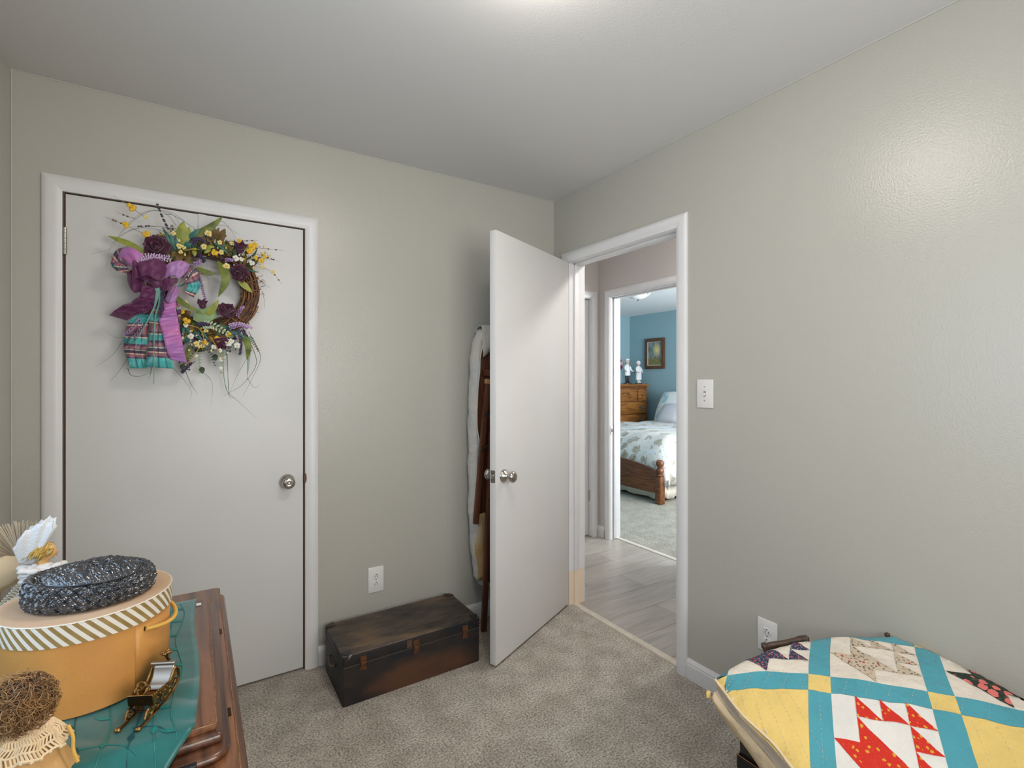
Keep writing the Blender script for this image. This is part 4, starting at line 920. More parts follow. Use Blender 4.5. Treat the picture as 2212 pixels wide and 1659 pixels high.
# ------------------------------------------------------------ chest under the quilt
t = thing('blanket_chest', 'black wooden chest with reeded edge under the quilt', 'chest', (-.29, -2.05, 0))
MB().box(-.548, -.02, -2.50, -1.602, .02, .30).build('body', 'blackwood', t, bevel=.004)
MB().box(-.552, -.016, -2.504, -1.598, .262, .325).build('lid', 'blackwood', t, bevel=.005)
m = MB()
for k in range(6): m.tube([(-.553, -2.505, .215+.0075*k), (-.553, -1.596, .215+.0075*k), (-.02, -1.596, .215+.0075*k)], .0045, 8)
rt = m.build('reeded_trim', 'blackwood', t)
m = MB(); m.tube([(-.5555, -1.66, .2585), (-.5555, -1.597, .2585), (-.53, -1.5935, .2585)], .0016, 6); m.build('worn_edge', mat('worn_orange_wood', (.30,.13,.04), .6), rt)
for x in (-.52, -.05):
    for y in (-2.47, -1.64): m = MB(); m.lathe([(.018,0),(.026,.012),(.02,.022)], (x, y, 0), 12); m.build('foot', 'blackwood', t)
rl = [on_z(1652,1398,.492), on_z(1672,1393,.500), on_z(1700,1389,.508), on_z(1722,1384,.515), on_z(1748,1380,.520)]
m = MB(); c = crom([p+Vector((.01,.012,-.010)) for p in rl], 24); m.tube(c, [.0105]*3+[.008]*16+[.010]*5, 10, flat=1.4)
for p in (rl[0], rl[-1]): q = p+Vector((.010,.012,-.004)); m.tube([q, Vector((q.x+.02, -1.615, .40)), Vector((q.x+.03, -1.63, .31))], .007, 8)
m.build('carved_rail', 'brownrail', t, smooth=50)
q = on_z(1921,1368,.532); m = MB(); m.ball(q+Vector((-.004,.004,-.006)), .008, 10, 8); m.tube([q+Vector((-.004,.004,-.006)), Vector((-.03,-1.74,.31))], .005, 8); m.build('rail_end', 'brownrail', t)
relocate(t)

# ------------------------------------------------------------ patchwork quilt
CX = [-.39231,.04038,.04573,-.00095,-.00056,-.00023]; CY = [-1.70987,-.03886,.0218,.00025,-.00081,-.00065]
def bas(u, v): return (1, u, v, u*v, u*u, v*v)
def q_xy(u, v):
    b = bas(u, v); return sum(p*q for p, q in zip(b, CX)), sum(p*q for p, q in zip(b, CY))
def q_uv(x, y):
    u = v = 0.0
    for i in range(7):
        fx, fy = q_xy(u, v); fx -= x; fy -= y
        a = CX[1]+CX[3]*v+2*CX[4]*u; b = CX[2]+CX[3]*u+2*CX[5]*v; c = CY[1]+CY[3]*v+2*CY[4]*u; d = CY[2]+CY[3]*u+2*CY[5]*v
        det = a*d-b*c
        if abs(det) < 1e-5: break
        u -= max(-4, min(4, (d*fx-b*fy)/det)); v -= max(-4, min(4, (a*fy-c*fx)/det)); u = max(-14, min(14, u)); v = max(-12, min(9, v))
    return u, v
OUT = [(-.591,-1.549),(-.597,-1.569),(-.617,-1.648),(-.609,-1.73),(-.611,-1.79),(-.618,-1.90),(-.625,-2.1),(-.63,-2.3),(-.63,-2.52),(-.3,-2.52),(-.06,-2.52),(-.05,-2.3),(-.040,-2.08),(-.030,-2.03),(-.022,-1.978),(-.012,-1.921),(-.010,-1.861),(-.012,-1.814),(-.018,-1.768),(-.050,-1.762),(-.083,-1.735),(-.124,-1.694),(-.174,-1.667),(-.251,-1.63),(-.314,-1.606),(-.369,-1.586),(-.421,-1.575),(-.478,-1.555),(-.535,-1.546)]
def nearest(x, y):
    best = (9, 0, 0); ins = False; n = len(OUT)
    for i in range(n):
        x0, y0 = OUT[i]; x1, y1 = OUT[(i+1) % n]; dx, dy = x1-x0, y1-y0
        s = max(0, min(1, ((x-x0)*dx+(y-y0)*dy)/(dx*dx+dy*dy))); px, py = x0+s*dx, y0+s*dy; d = math.hypot(x-px, y-py)
        if d < best[0]: best = (d, px, py)
        if (y0 > y) != (y1 > y) and x < x0+(y-y0)*(x1-x0)/(y1-y0): ins = not ins
    return ins, best
def q_h(u, v):
    z = float(np.interp(v, [-12,-7,-5,-4,-3,-2,-1,0,1,2,3,4,5], [.345,.345,.352,.375,.412,.445,.474,.494,.505,.515,.523,.53,.535]))
    if u < 0: z -= .0012*u*u
    return z + .0022*math.sin(u*2.1+v*1.3)*math.sin(v*2.3-u*.7)+.0016*math.sin(u*4.7+1)*math.sin(v*4.1)
def q_pos(u, v, lift=0):
    """point on the draped quilt for cloth coordinates (u, v): rolls over the edge outside the outline"""
    x, y = q_xy(u, v); ins, (d, px, py) = nearest(x, y); front = px < -.58
    if ins:
        r = .010 if front else .030
        drop = r-math.sqrt(max(0, r*r-(r-d)**2)) if d < r else 0
        return Vector((x, y, q_h(u, v)-drop*.8+lift))
    uu, vv = q_uv(px, py); dx, dy = x-px, y-py; l = max(d, 1e-6)
    lim = .006 if front else .09
    return Vector((px+dx/l*(.002+lift), py+dy/l*(.002+lift), q_h(uu, vv)-(.008 if front else .024)-min(d, lim)+lift*.3))
def patch(name, corners, mt, par, lift, n=8, puff=.0018):
    """sewn piece: polygon (3 or 4 corners or a fan) in cloth units, subdivided and laid on the quilt"""
    m = MB()
    if len(corners) == 4:
        a, b, c, d = [Vector((*p, 0)) for p in corners]
        nu = max(2, int(n*max((b-a).length, (c-d).length)/2)); nv = max(2, int(n*max((d-a).length, (c-b).length)/2)); rows = []
        for i in range(nu+1):
            row = []
            for j in range(nv+1):
                s, tt = i/nu, j/nv; p = a.lerp(b, s).lerp(d.lerp(c, s), tt); e = min(s, 1-s)*(b-a).length, min(tt, 1-tt)*(d-a).length
                row.append(q_pos(p.x, p.y, lift+puff*min(1, 4*min(e))))
            rows.append(row)
        m.grid(rows)
    else:
        a, b, c = [Vector((*p, 0)) for p in corners]; k = max(3, n); idx = {}; vs = []; fs = []
        for i in range(k+1):
            for j in range(k+1-i):
                s, tt = i/k, j/k; p = a*(1-s-tt)+b*s+c*tt; idx[i,j] = len(vs); vs.append(q_pos(p.x, p.y, lift+puff*min(1, 6*min(s, tt, 1-s-tt))))
        for i in range(k):
            for j in range(k-i):
                fs.append((idx[i,j], idx[i+1,j], idx[i,j+1]))
                if j < k-i-1: fs.append((idx[i+1,j], idx[i+1,j+1], idx[i,j+1]))
        m.add(vs, fs)
    return m.build(name, mt, par, smooth=80)
t = thing('patchwork_quilt', 'folded patchwork quilt with teal sashing and basket blocks over the chest', 'quilt', (-.3, -1.95, .325))
# backing sheet over the whole folded top, with a rolled edge
m = MB(); c0 = (-.32, -1.95); rows = []; NP = 150
per = []
for i in range(len(OUT)):
    x0, y0 = OUT[i]; x1, y1 = OUT[(i+1) % len(OUT)]; k = max(1, int(math.hypot(x1-x0, y1-y0)/.014))
    per += [(x0+(x1-x0)*s/k, y0+(y1-y0)*s/k) for s in range(k)]
for f in [0, .15, .3, .45, .6, .72, .82, .89, .94, .97, .985, 1.0]:
    row = []
    for x1, y1 in per:
        x, y = c0[0]+(x1-c0[0])*f, c0[1]+(y1-c0[1])*f; u, v = q_uv(x, y); p = q_pos(u, v, -.007)
        row.append((x, y, p.z))
    rows.append(row)
rows.append([(x*1.0+.004*(c0[0]-x)/abs(c0[0]-x), y, rows[-1][i][2]-(.012 if x < -.58 else .075)) for i, (x, y) in enumerate(per)])
rows.append([(c0[0]+(x-c0[0])*.93, c0[1]+(y-c0[1])*.96, rows[-1][i][2]-.002) for i, (x, y) in enumerate(per)])
rows.append([(c0[0]+(x-c0[0])*(.80 if x < -.5 else .9), c0[1]+(y-c0[1])*.94, min(.327, rows[-1][i][2]-.001)) for i, (x, y) in enumerate(per)])
m.grid(rows, cv=True); m.build('backing', 'qback', t, smooth=60)
S_, B_ = 1, 4
def inside_any(c):
    return any(nearest(*q_xy(*p))[0] for p in c) or nearest(*q_xy(sum(p[0] for p in c)/len(c), sum(p[1] for p in c)/len(c)))[0]
def rect(u0, u1, v0, v1): return [(u0, v0), (u1, v0), (u1, v1), (u0, v1)]
blocks = {(0,1): 'qgreyflower', (-1,1): 'qnavy', (1,1): 'qpink', (0,0): 'qred', (-1,0): None, (1,0): None, (0,2): 'qnavy', (1,2): 'qred', (2,1): 'qred', (2,0): 'qnavy', (-1,2): None, (-1,-1): 'qpink', (0,-1): None, (1,-1): 'qgreyflower', (2,-1): None}
for i in range(-1, 3):
    for j in range(-1, 3):
        u0 = i*5+1; v1 = (j-1)*5+4    # block spans u0..u0+4, v1-4..v1
        c = rect(u0, u0+4, v1-4, v1); pr = blocks.get((i, j))
        if inside_any(c):
            patch('block_ground', c, 'qyellow' if pr is None else ('qwhite' if pr == 'qred' else 'qcream'), t, .0, 5)
            if pr:
                T = lambda cc, rr: (u0+cc, v1-rr)
                for tri in ([(1,0),(1,1),(2,1)], [(2,0),(2,1),(3,1)], [(3,0),(3,1),(4,1)], [(3,1),(3,2),(4,2)], [(3,2),(3,3),(4,3)]):
                    q = [T(*p) for p in tri]
                    if inside_any(q): patch('print_triangle', q, pr, t, .0034, 6, .0006)
                for q in ([T(1,1), T(3,3), T(2,3), T(1,2)], [T(0,2), T(1,2), T(2,3), T(2,4)]):
                    if inside_any(q): patch('basket_piece', q, pr, t, .0034, 8, .0006)
        c = rect(u0-1, u0, v1-4, v1)
        if inside_any(c): patch('sashing_strip', c, 'qteal', t, .0006, 5)
        c = rect(u0, u0+4, v1, v1+1)
        if inside_any(c): patch('sashing_strip', c, 'qteal', t, .0006, 5)
        c = rect(u0-1, u0, v1, v1+1)
        if inside_any(c): patch('corner_square', c, 'qyellow', t, .0008, 6)
# running quilting stitches are only a few millimetres long: one joined part
m = MB(); rng = random.Random(2)
for u0, v0, u1, v1 in [(-4,-1+.0,-1,-5)]+[(-4.2+k*.55, -1.15, -3.6+k*.75, -4.2) for k in range(7)]+[(k*.9-3.6,.0,k*.9-3.9,-1) for k in range(13)]+[(-.0+.5,-1.2,.5,-6)]+[(6.3+k*.8,-1.2,6.6+k*.9,-4.5) for k in range(4)]:
    n = int(math.hypot(u1-u0, v1-v0)*5)
    for k in range(n):
        a, b = (k+.2)/n, (k+.62)/n; p, q = q_pos(u0+(u1-u0)*a, v0+(v1-v0)*a, .0028), q_pos(u0+(u1-u0)*b, v0+(v1-v0)*b, .0028)
        if (p-q).length < .02 and (p-q).length > .001: m.tube([p, q], .0005, 4)
m.build('quilting_stitches', mat('stitch_thread', (.62,.56,.40), .8), t)['kind'] = 'stuff'
m = MB(); m.tube(crom([(-.592,-1.549,.461),(-.600,-1.57,.456),(-.618,-1.648,.427),(-.611,-1.73,.396),(-.613,-1.79,.362),(-.62,-1.9,.345),(-.63,-2.2,.34)], 60), .0038, 8); m.build('hem_binding', 'qback', t, smooth=80)
# lower folded layers showing along the front
hem = [(-.588,-1.552,.452),(-.606,-1.60,.438),(-.611,-1.66,.418),(-.603,-1.73,.392),(-.603,-1.79,.358),(-.60,-1.9,.335)]
low = [(-.601,-1.547,.400),(-.594,-1.596,.360),(-.586,-1.63,.330),(-.580,-1.68,.282),(-.574,-1.76,.215),(-.570,-1.9,.15)]
mid = [(-.597,-1.549,.428),(-.600,-1.598,.398),(-.598,-1.645,.372),(-.590,-1.705,.335),(-.588,-1.775,.285),(-.585,-1.9,.24)]
def strip(name, A, B2, mt, bulge, wob):
    a, b = crom(A, 40), crom(B2, 40); rows = []
    for i in range(40):
        rows.append([a[i].lerp(b[i], s)+Vector((-bulge*math.sin(math.pi*s)+wob*math.sin(i*.5+s*4), 0, 0)) for s in np.linspace(0, 1, 9)])
    o = MB().grid(rows).build(name, mt, t, smooth=80); md = o.modifiers.new('thick', 'SOLIDIFY'); md.thickness = .004; return o
strip('folded_layer', [(x+.003, y, z+.006) for x, y, z in hem], [(x+.002, y, z-.004) for x, y, z in mid], 'qgrey', -.020, .001)
strip('folded_layer', mid, low, 'qback', .008, .0015)
strip('folded_layer', [(x+.012, y, z-.004) for x, y, z in low], [(x+.02, y+.0, z-.03) for x, y, z in low], 'qyellow', .003, .001)
m = MB(); p = Vector((-.600,-1.546,.425)); m.grid([[p+Vector((-.010*math.sin(math.pi*s)-.004, .004+.010*math.cos(math.pi*s*.5), -.018+.020*k)) for k in (0,.3,.6,1)] for s in np.linspace(0,1,7)]); m.build('folded_corner', 'qyellow', t, smooth=80).modifiers.new('thick', 'SOLIDIFY').thickness = .004
relocate(t)
# ------------------------------------------------------------ wreath on the closet door
rng = random.Random(21)
def K(cx, cy, y=-.07):    # study coordinates on the closet-door plane -> point at depth y in front of the door
    return on_y(180+cx/3.19, 400+cy/3.19, y)
WC = K(848, 712, -.045)
wr = thing('wreath', 'grapevine wreath with purple plaid bow and silk flowers hanging on the closet door', 'wreath', (WC.x, 0, WC.z))
# vine ring: dark core wound with many vines
R0, R1 = .163, .034
def ringpt(a, rr, ph, sq=.9): return Vector((WC.x+(R0+rr*math.cos(ph))*math.cos(a), -.046+rr*sq*math.sin(ph), WC.z+(R0+rr*math.cos(ph))*math.sin(a)))
m = MB(); m2 = MB()
for k in range(84):
    ph0 = rng.uniform(0, 6.28); tw = rng.uniform(-2.2, 2.2); rr = rng.uniform(.016, .035); a0 = rng.uniform(0, 6.28); ln = rng.uniform(3.2, 6.28); n = 56
    pts = [ringpt(a0+ln*i/(n-1), rr+.003*math.sin(i*.31+k), ph0+tw*i/(n-1)*ln/2+.15*math.sin(i*.5+k)) for i in range(n)]
    (m if k % 3 else m2).tube(pts, rng.uniform(.0015,.0032), 6)
for k in range(6):
    a0 = rng.uniform(-1.2, 1.0); pts = []
    for i in range(22):
        s = i/21; pts.append(ringpt(a0+.30*s, .037+.002*math.sin(k), k+s*5.5))
    m.tube(pts, rng.uniform(.0016,.0026), 5)
rg = m.build('vine_ring', 'vine', wr, smooth=70); m2.build('vine_strands', 'vine2', rg, smooth=70)
m = MB(); m.tube([ringpt(2*math.pi*i/60, 0, 0) for i in range(61)], .019, 10); m.build('ring_core', 'vine2', rg, smooth=70)
m = MB()
for k in range(20):
    a0 = rng.uniform(-1.2,.9); p = ringpt(a0, .036, rng.uniform(-1,1)); d = Vector((math.cos(a0), -.2, math.sin(a0)))
    m.tube(crom([p, p+d*.010+Vector((.002,0,.003)), p+d*.018+Vector((rng.uniform(-.006,.006),0,rng.uniform(-.006,.006))), p+d*.020+Vector((rng.uniform(-.01,.01),0,rng.uniform(-.01,.01)))], 8), .0009, 4)
m.build('tendrils', 'twig', rg)
# hanger over the top of the door
hx = K(820, 220, -.002)
m = MB(); m.box(hx.x-.014, hx.x+.014, -.0032, -.0012, WC.z+.13, 2.0255).box(hx.x-.014, hx.x+.014, -.003, .038, 2.0252, 2.0272).box(hx.x-.014, hx.x+.014, -.05, -.003, WC.z+.13, WC.z+.132)
hgr = m.build('door_hanger', 'hanger', wr)
# ---- leaves
def leaf(base, tip, w, mt, bend=0.0, cup=.25, roll=0, name='leaf', n=9, mid=None):
    P0, P2 = Vector(base), Vector(tip); ax = P2-P0; L2 = ax.length
    side = Vector((ax.z, 0, -ax.x)).normalized(); face = Vector((0,-1,0)); side = side*math.cos(roll)+face*math.sin(roll)
    Pm = Vector(mid) if mid is not None else (P0+P2)/2+side*bend*L2+Vector((0,-.006,0))
    c = crom([P0, Pm, P2], n); rows = []
    for i, p in enumerate(c):
        s = i/(n-1); tn = (c[min(i+1,n-1)]-c[max(i-1,0)]).normalized(); sd = Vector((tn.z, 0, -tn.x))
        sd = (sd.normalized() if sd.length > 1e-4 else side)*math.cos(roll)+face*math.sin(roll)
        nr = tn.cross(sd)
        ww = w/2*(math.sin(math.pi*min(1, s**.75))**.8)*(1 if s < .999 else .02)+.0004
        rows.append([p+sd*ww*k+face*(-abs(k))*cup*ww*.6 for k in (-1,-.5,0,.5,1)])
    o = MB().grid(rows).build(name, mt, wr, smooth=80); return o
PXM = .00187/3.19   # metres per study unit at the door
def lf(c0, c1, w, mt, y0=-.08, y1=-.10, **k): return leaf(K(*c0, y0), K(*c1, y1), w*PXM, mt, **k)
lf((435,475),(168,348),42,'leaflime',-.095,-.085,bend=.04)
lf((692,415),(690,248),72,'leaflime',-.09,-.10,bend=-.05); lf((700,400),(730,285),45,'leaflime',-.085,-.09)
lf((730,365),(962,218),52,'leafgreen',-.085,-.10,bend=.06); lf((765,570),(922,614),46,'leafgreen',-.085,-.09,bend=.08)
leaf(K(925,520,-.09), K(928,772,-.10), 58*PXM, 'leafgreen', mid=K(985,640,-.12)); lf((1065,650),(1165,742),42,'leaflime',-.09,-.085)
lf((600,735),(835,892),34,'leafgreen',-.105,-.125,bend=.07); lf((835,905),(932,788),44,'leaflime',-.10,-.115,bend=.06)
lf((755,925),(948,875),104,'leafpale',-.09,-.105,bend=-.04); leaf(K(1090,1025,-.09), K(1128,1205,-.10), 46*PXM, 'leafgreen', mid=K(1135,1100,-.115))
lf((760,1135),(860,1130),34,'leafdark',-.07,-.075); lf((690,1240),(745,1090),40,'leafgreen',-.07,-.08)
for c0, c1, w in (((900,372),(893,282),40),((905,370),(935,290),26),((910,372),(978,300),46),((915,375),(988,345),36),((912,380),(975,372),30),((880,380),(800,345),44),((960,420),(1030,440),46),((1000,430),(1035,385),36),((980,460),(1020,490),44),
                  ((690,470),(600,505),60),((700,480),(730,520),56),((650,490),(610,460),46),((720,450),(780,470),44),((760,500),(700,540),50),((880,1020),(850,985),52),((880,1020),(915,985),46),((885,1030),(870,1075),44),((905,1070),(925,1040),40),((690,905),(740,870),50),((700,930),(690,985),44)):
    lf(c0, c1, w, 'leafbrown', -.075, -.09, bend=rng.uniform(-.1,.1))
for c0, c1, w in (((720,365),(805,298),30),((690,430),(755,388),34),((635,450),(600,335),26),((640,440),(640,360),24),((620,440),(570,330),24),((890,385),(1005,480),14),((700,1090),(740,1030),22),((700,960),(690,1040),16),((690,960),(800,1060),16),((760,1000),(830,1090),14),((800,990),(860,1060),14),((1000,1000),(1130,1060),18),((1060,1000),(1000,1080),22)):
    lf(c0, c1, w, 'leafteal', -.09, -.105, bend=rng.uniform(-.08,.08))
for c0, c1, w in (((840,430),(905,425),24),((880,440),(830,470),20),((765,445),(768,492),26),((740,440),(790,442),14),((1120,410),(1135,470),22),((540,355),(530,335),40)): lf(c0, c1, w, 'leaflime', -.10, -.11)
for c, w in (((905,1187),34),((815,1275),34),((682,1256),32)): lf((c[0],c[1]-24),(c[0]+6,c[1]+24), w, 'leafdark', -.07, -.08)
# filler foliage hugging the ring, top and bottom
for k in range(230):
    a = rng.uniform(.55, 2.9) if k < 130 else rng.uniform(3.5, 5.2); p = ringpt(a, .032, rng.uniform(-2.6,-.6)); d = Vector((math.cos(a+rng.uniform(-1.2,1.2)), rng.uniform(-.5,-.1), math.sin(a+rng.uniform(-1.2,1.2))))
    leaf(p, p+d*rng.uniform(.025,.065), rng.uniform(.006,.018), rng.choice(['leafdark','leafgreen','leafbrown','leafdark','leafbrown','leafteal']), bend=rng.uniform(-.2,.2), name='filler_leaf', n=6)
# ferns: pale mint frond and small eucalyptus stems
def frond(pts, mt, ll, n=9, name='fern_frond', w=.006):
    c = crom(pts, n); m = MB(); m.tube(c, .0008, 4)
    for i in range(1, n):
        tn = (c[i]-c[i-1]).normalized(); sd = Vector((tn.z, 0, -tn.x)); l = ll*(1-.6*i/n)
        for s in (-1, 1):
            q = c[i]+(sd*s+tn*.6)*l; pr = (q-c[i]).cross(Vector((0,1,0))).normalized()*w*.5; md = c[i].lerp(q, .55)
            m.add([c[i], md+pr, q, md-pr], [(0,1,2,3)])
    return m.build(name, mt, wr)
frond([K(800,965,-.10),K(880,965,-.115),K(985,1015,-.12)], mat('pale_frond', (.42,.52,.34), .6), .024, 10, w=.009)
for pts in ([(930,1130),(960,1170),(950,1290)],[(780,1120),(800,1200),(800,1290)],[(840,1100),(880,1160),(905,1240)],[(1000,1060),(1010,1110),(985,1165)],[(660,350),(615,320),(610,280)],[(1060,880),(1010,850),(1000,830)],[(700,1230),(740,1180),(800,1110)],[(1140,1040),(1170,1080),(1205,1140)]):
    frond([K(*p, -.075) for p in pts], 'leafdark' if rng.random() < .6 else 'leafpale', .011, 9, 'eucalyptus_stem', .005)
# ---- grass blades and twigs
def blade(pts, mt, r0=.0012, y=-.08, name='grass_blade', dy=.0, flat=.5):
    n = len(pts); P = [K(p[0], p[1], y+dy*i/(n-1)) for i, p in enumerate(pts)]; c = crom(P, 24)
    m = MB(); m.tube(c, [r0*(1-.75*i/23) for i in range(24)], 5, flat=flat); return m.build(name, mt, wr, smooth=80)
for pts in ([(640,345),(560,290),(400,292),(260,345),(180,440),(160,570)], [(760,292),(560,180),(420,195),(260,325),(195,432),(50,476)], [(640,275),(560,190),(430,182),(310,262),(250,350)], [(590,330),(480,300),(350,300),(230,372)],
            [(720,365),(830,300),(852,400),(848,520),(868,700)], [(900,285),(960,250),(1030,330),(1062,402)], [(860,300),(960,275),(1040,320),(1085,350)], [(740,420),(730,480),(760,560)], [(560,200),(630,215),(690,330)], [(700,250),(620,195),(545,170)]): blade(pts, 'grass', .0017, -.09)
for pts in ([(300,1030),(200,1170),(85,1252)], [(310,1180),(240,1290),(180,1352)], [(470,1240),(465,1290),(450,1338)], [(620,1260),(700,1350),(745,1425),(735,1490)], [(700,1270),(740,1370),(787,1436)], [(800,1270),(878,1340),(890,1420),(878,1515)], [(960,1150),(970,1330),(1000,1440),(1035,1470)], [(990,1150),(1000,1400),(1010,1465)],
            [(1135,1180),(1060,1310),(1000,1450)], [(1140,1010),(1212,1150),(1218,1210),(1180,1300),(1100,1452)], [(1150,1080),(1192,1230),(1100,1370),(970,1450)], [(1000,1430),(1100,1520),(1200,1612)], [(300,1050),(230,1050),(160,1010)], [(305,1260),(330,1310),(400,1315),(470,1280)], [(1130,1330),(1180,1395),(1230,1360)]): blade(pts, 'grass', .0016, -.06)
blade([(1150,1040),(1150,1150),(1128,1340)], 'grassteal', .0032, -.10); blade([(1140,1060),(1135,1200),(1130,1300)], 'grass', .003, -.09)
blade([(960,1130),(966,1300),(985,1420)], 'grassteal', .0022, -.07); blade([(985,1130),(992,1250),(1005,1430)], 'grassteal', .002, -.07)
blade([(505,690),(485,850),(348,1095)], 'grassteal', .0052, -.150, dy=.015); blade([(512,690),(525,800),(492,950),(486,1372)], 'grassteal', .0055, -.152, dy=.03); blade([(515,690),(505,800),(440,930)], 'grassteal', .004, -.148); blade([(510,690),(540,760),(545,820)], 'grassteal', .0035, -.148)
def twig(pts, buds, name='twig', bm='twig', r=.0009, y=-.08, br=.0032):
    P = [K(*p, y) for p in pts]; c = crom(P, 16); m = MB(); m.tube(c, [r*(1-.6*i/15) for i in range(16)], 4); o = m.build(name, 'twig', wr)
    m = MB()
    for s in buds: q = c[min(15, int(s*15))]; m.ball(q, br, 6, 5, sc=(1.3,1,1))
    if buds: m.build('bud', bm, o)
    return o
twig([(430,225),(330,152),(205,70)], (.75,)); twig([(360,232),(290,210),(222,180)], (.4,.6)); twig([(450,350),(290,275),(150,218)], (.65,.75,.85)); twig([(1100,385),(1205,380)], (.3,.6)); twig([(1180,430),(1380,450)], (.5,.75)); twig([(1150,460),(1350,526)], (.6,.75,.85)); twig([(1150,510),(1300,600),(1370,688)], (.6,.85)); twig([(1130,590),(1290,712)], (.3,.6)); twig([(1230,730),(1245,780),(1250,850)], ())
twig([(585,300),(545,220),(505,120)], (.05,.15,.25,.35,.45,.55,.65,.75,.85,.95), bm='bud', br=.0038); twig([(640,300),(480,282),(345,285)], (.6,.7,.8,.9), bm='bud')
# ---- lavender sprigs
def sprig(pts, mt, y=-.11, n=16, br=.0032, name='lavender_sprig'):
    c = crom([K(*p, y) for p in pts], n); m = MB(); m.tube(c, .0009, 4); o = m.build(name, 'leafdark', wr); m = MB()
    for i in range(n):
        for k in range(3):
            a = k*2.09+i*1.1; tn = (c[min(i+1,n-1)]-c[max(i-1,0)]).normalized(); sd = Vector((tn.z,0,-tn.x)); q = c[i]+sd*.0055*math.cos(a)*(1-.4*i/n)+Vector((0,-.004*math.sin(a)-.002,0))
            m.ball(q, br*rng.uniform(.75,1.1), 6, 4, sc=(1,1,1.25))
    m.build('blossoms', mt, o); return o
sprig([(600,520),(500,492),(420,500),(340,552)], 'lavlight', -.150); sprig([(590,500),(480,482),(340,486)], 'lavlight', -.140, 14); sprig([(560,515),(470,505),(400,520)], 'lavlight', -.155, 12)
sprig([(790,590),(815,690),(842,795)], 'lavender', -.10); sprig([(1005,965),(1080,955),(1160,982)], 'lavlight', -.11); sprig([(1010,985),(1090,965),(1130,985)], 'lavender', -.11)
sprig([(1070,1000),(1085,1080),(1080,1165)], 'purpledark', -.10); sprig([(1100,1000),(1130,1060),(1150,1140)], 'purpledark', -.09); sprig([(390,925),(340,980),(285,1035)], 'lavender', -.150, 14, .0022); sprig([(380,1000),(340,1020),(300,1080)], 'purpledark', -.145, 10, .0022); sprig([(420,960),(390,1000),(350,1050)], 'lavender', -.148, 11, .0020)
sprig([(548,720),(545,810),(530,905)], 'purpledark', -.150); sprig([(1060,900),(1090,850),(1105,840)], 'lavender', -.09, 10); sprig([(740,1225),(710,1260),(680,1290)], 'purpledark', -.07, 10); sprig([(790,960),(830,955),(870,965)], 'purpledark', -.11, 12)
sprig([(740,400),(790,370),(830,385)], 'purpledark', -.10); sprig([(790,470),(815,500),(830,530)], 'purpledark', -.09, 10); sprig([(980,515),(1015,515),(1030,520)], 'lavender', -.10, 8); sprig([(760,540),(790,540),(810,520)], 'lavender', -.09, 8)
# ---- small blossoms
def blossom(c, r, mt, y=-.10, heart='yellowpetal', n=5):
    p = K(*c, y); m = MB(); tilt = rng.uniform(-.5,.5)
    for k in range(n):
        a = 2*math.pi*k/n+rng.random(); d = Vector((math.cos(a), -.35, math.sin(a)+tilt*.2)); q = p+d*r*PXM*.55; m.ball(q, r*PXM*.52, 7, 5, sc=(1,.55,1))
    o = m.build('blossom', mt, wr, smooth=80); h = MB(); h.ball(p+Vector((0,-r*PXM*.5,0)), r*PXM*.28, 6, 5); h.build('blossom_heart', heart, o)
for c, r in (((330,152),27),((290,275),20),((434,337),23),((905,465),23),((1160,425),26),((1180,410),20),((1145,455),22),((1225,522),20),((1190,500),16),((710,935),24),((835,1085),16),((900,470),16),((1075,385),16),((1250,495),14),((680,870),18),((1000,1030),20),((925,1060),22)): blossom(c, r, 'yellowpetal', -.10-.01*rng.random())
for c, r in (((985,560),24),((432,220),14),((950,463),18),((1305,600),16),((860,335),24),((830,425),20),((620,330),16),((650,380),16),((660,420),18),((690,430),16),((780,1095),20),((820,1110),14),((700,815),20),((845,1005),15),((1020,400),14),((1230,560),14),((940,395),16),((670,460),14)): blossom(c, r, 'creampetal', -.10)
for c, r in (((1050,505),22),((1160,537),20),((740,1042),20),((1000,1085),26),((1060,1105),22),((1020,1075),18),((900,1115),18),((940,1140),16),((950,1200),16),((945,1260),14),((705,965),16),((775,1175),14),((1090,510),16)): blossom(c, r, 'whitepetal', -.105, heart='creampetal')
# yellow stems of the berry spray
for pts in ([(730,965),(800,990),(830,1060),(820,1130)],[(870,1040),(910,1100),(960,1200)],[(800,1120),(760,1180),(720,1230)],[(700,450),(760,440),(800,445)]):
    P = crom([K(*p, -.11) for p in pts], 12); MB().tube(P, .0016, 5).build('stem', mat('ochre_stem', (.52,.30,.06), .6), wr)
# small filler buds scattered through the arrangement, too small to pick apart
for mt, n, zones in (('creampetal', 60, ((640,440,60,110),(900,430,150,60),(800,1100,130,60),(1200,520,110,60))), ('yellowpetal', 34, ((900,440,160,50),(1180,470,110,60),(780,1040,130,60))), ('whitepetal', 34, ((1130,520,100,40),(940,1190,60,110),(760,1050,80,60))), ('purpledark', 60, ((800,400,110,60),(870,500,140,40),(820,970,140,40),(720,1230,60,50))), ('leafdark', 90, ((800,450,220,70),(850,1060,220,90)))):
    m = MB()
    for k in range(n):
        cx, cy, sx, sy = rng.choice(zones); m.ball(K(cx+rng.uniform(-1,1)*sx, cy+rng.uniform(-1,1)*sy, rng.uniform(-.105,-.06)), rng.uniform(.002,.0048), 6, 4, sc=(1,.8,rng.uniform(.8,1.6)))
    m.build('filler_buds', mt, wr, smooth=80)['kind'] = 'stuff'
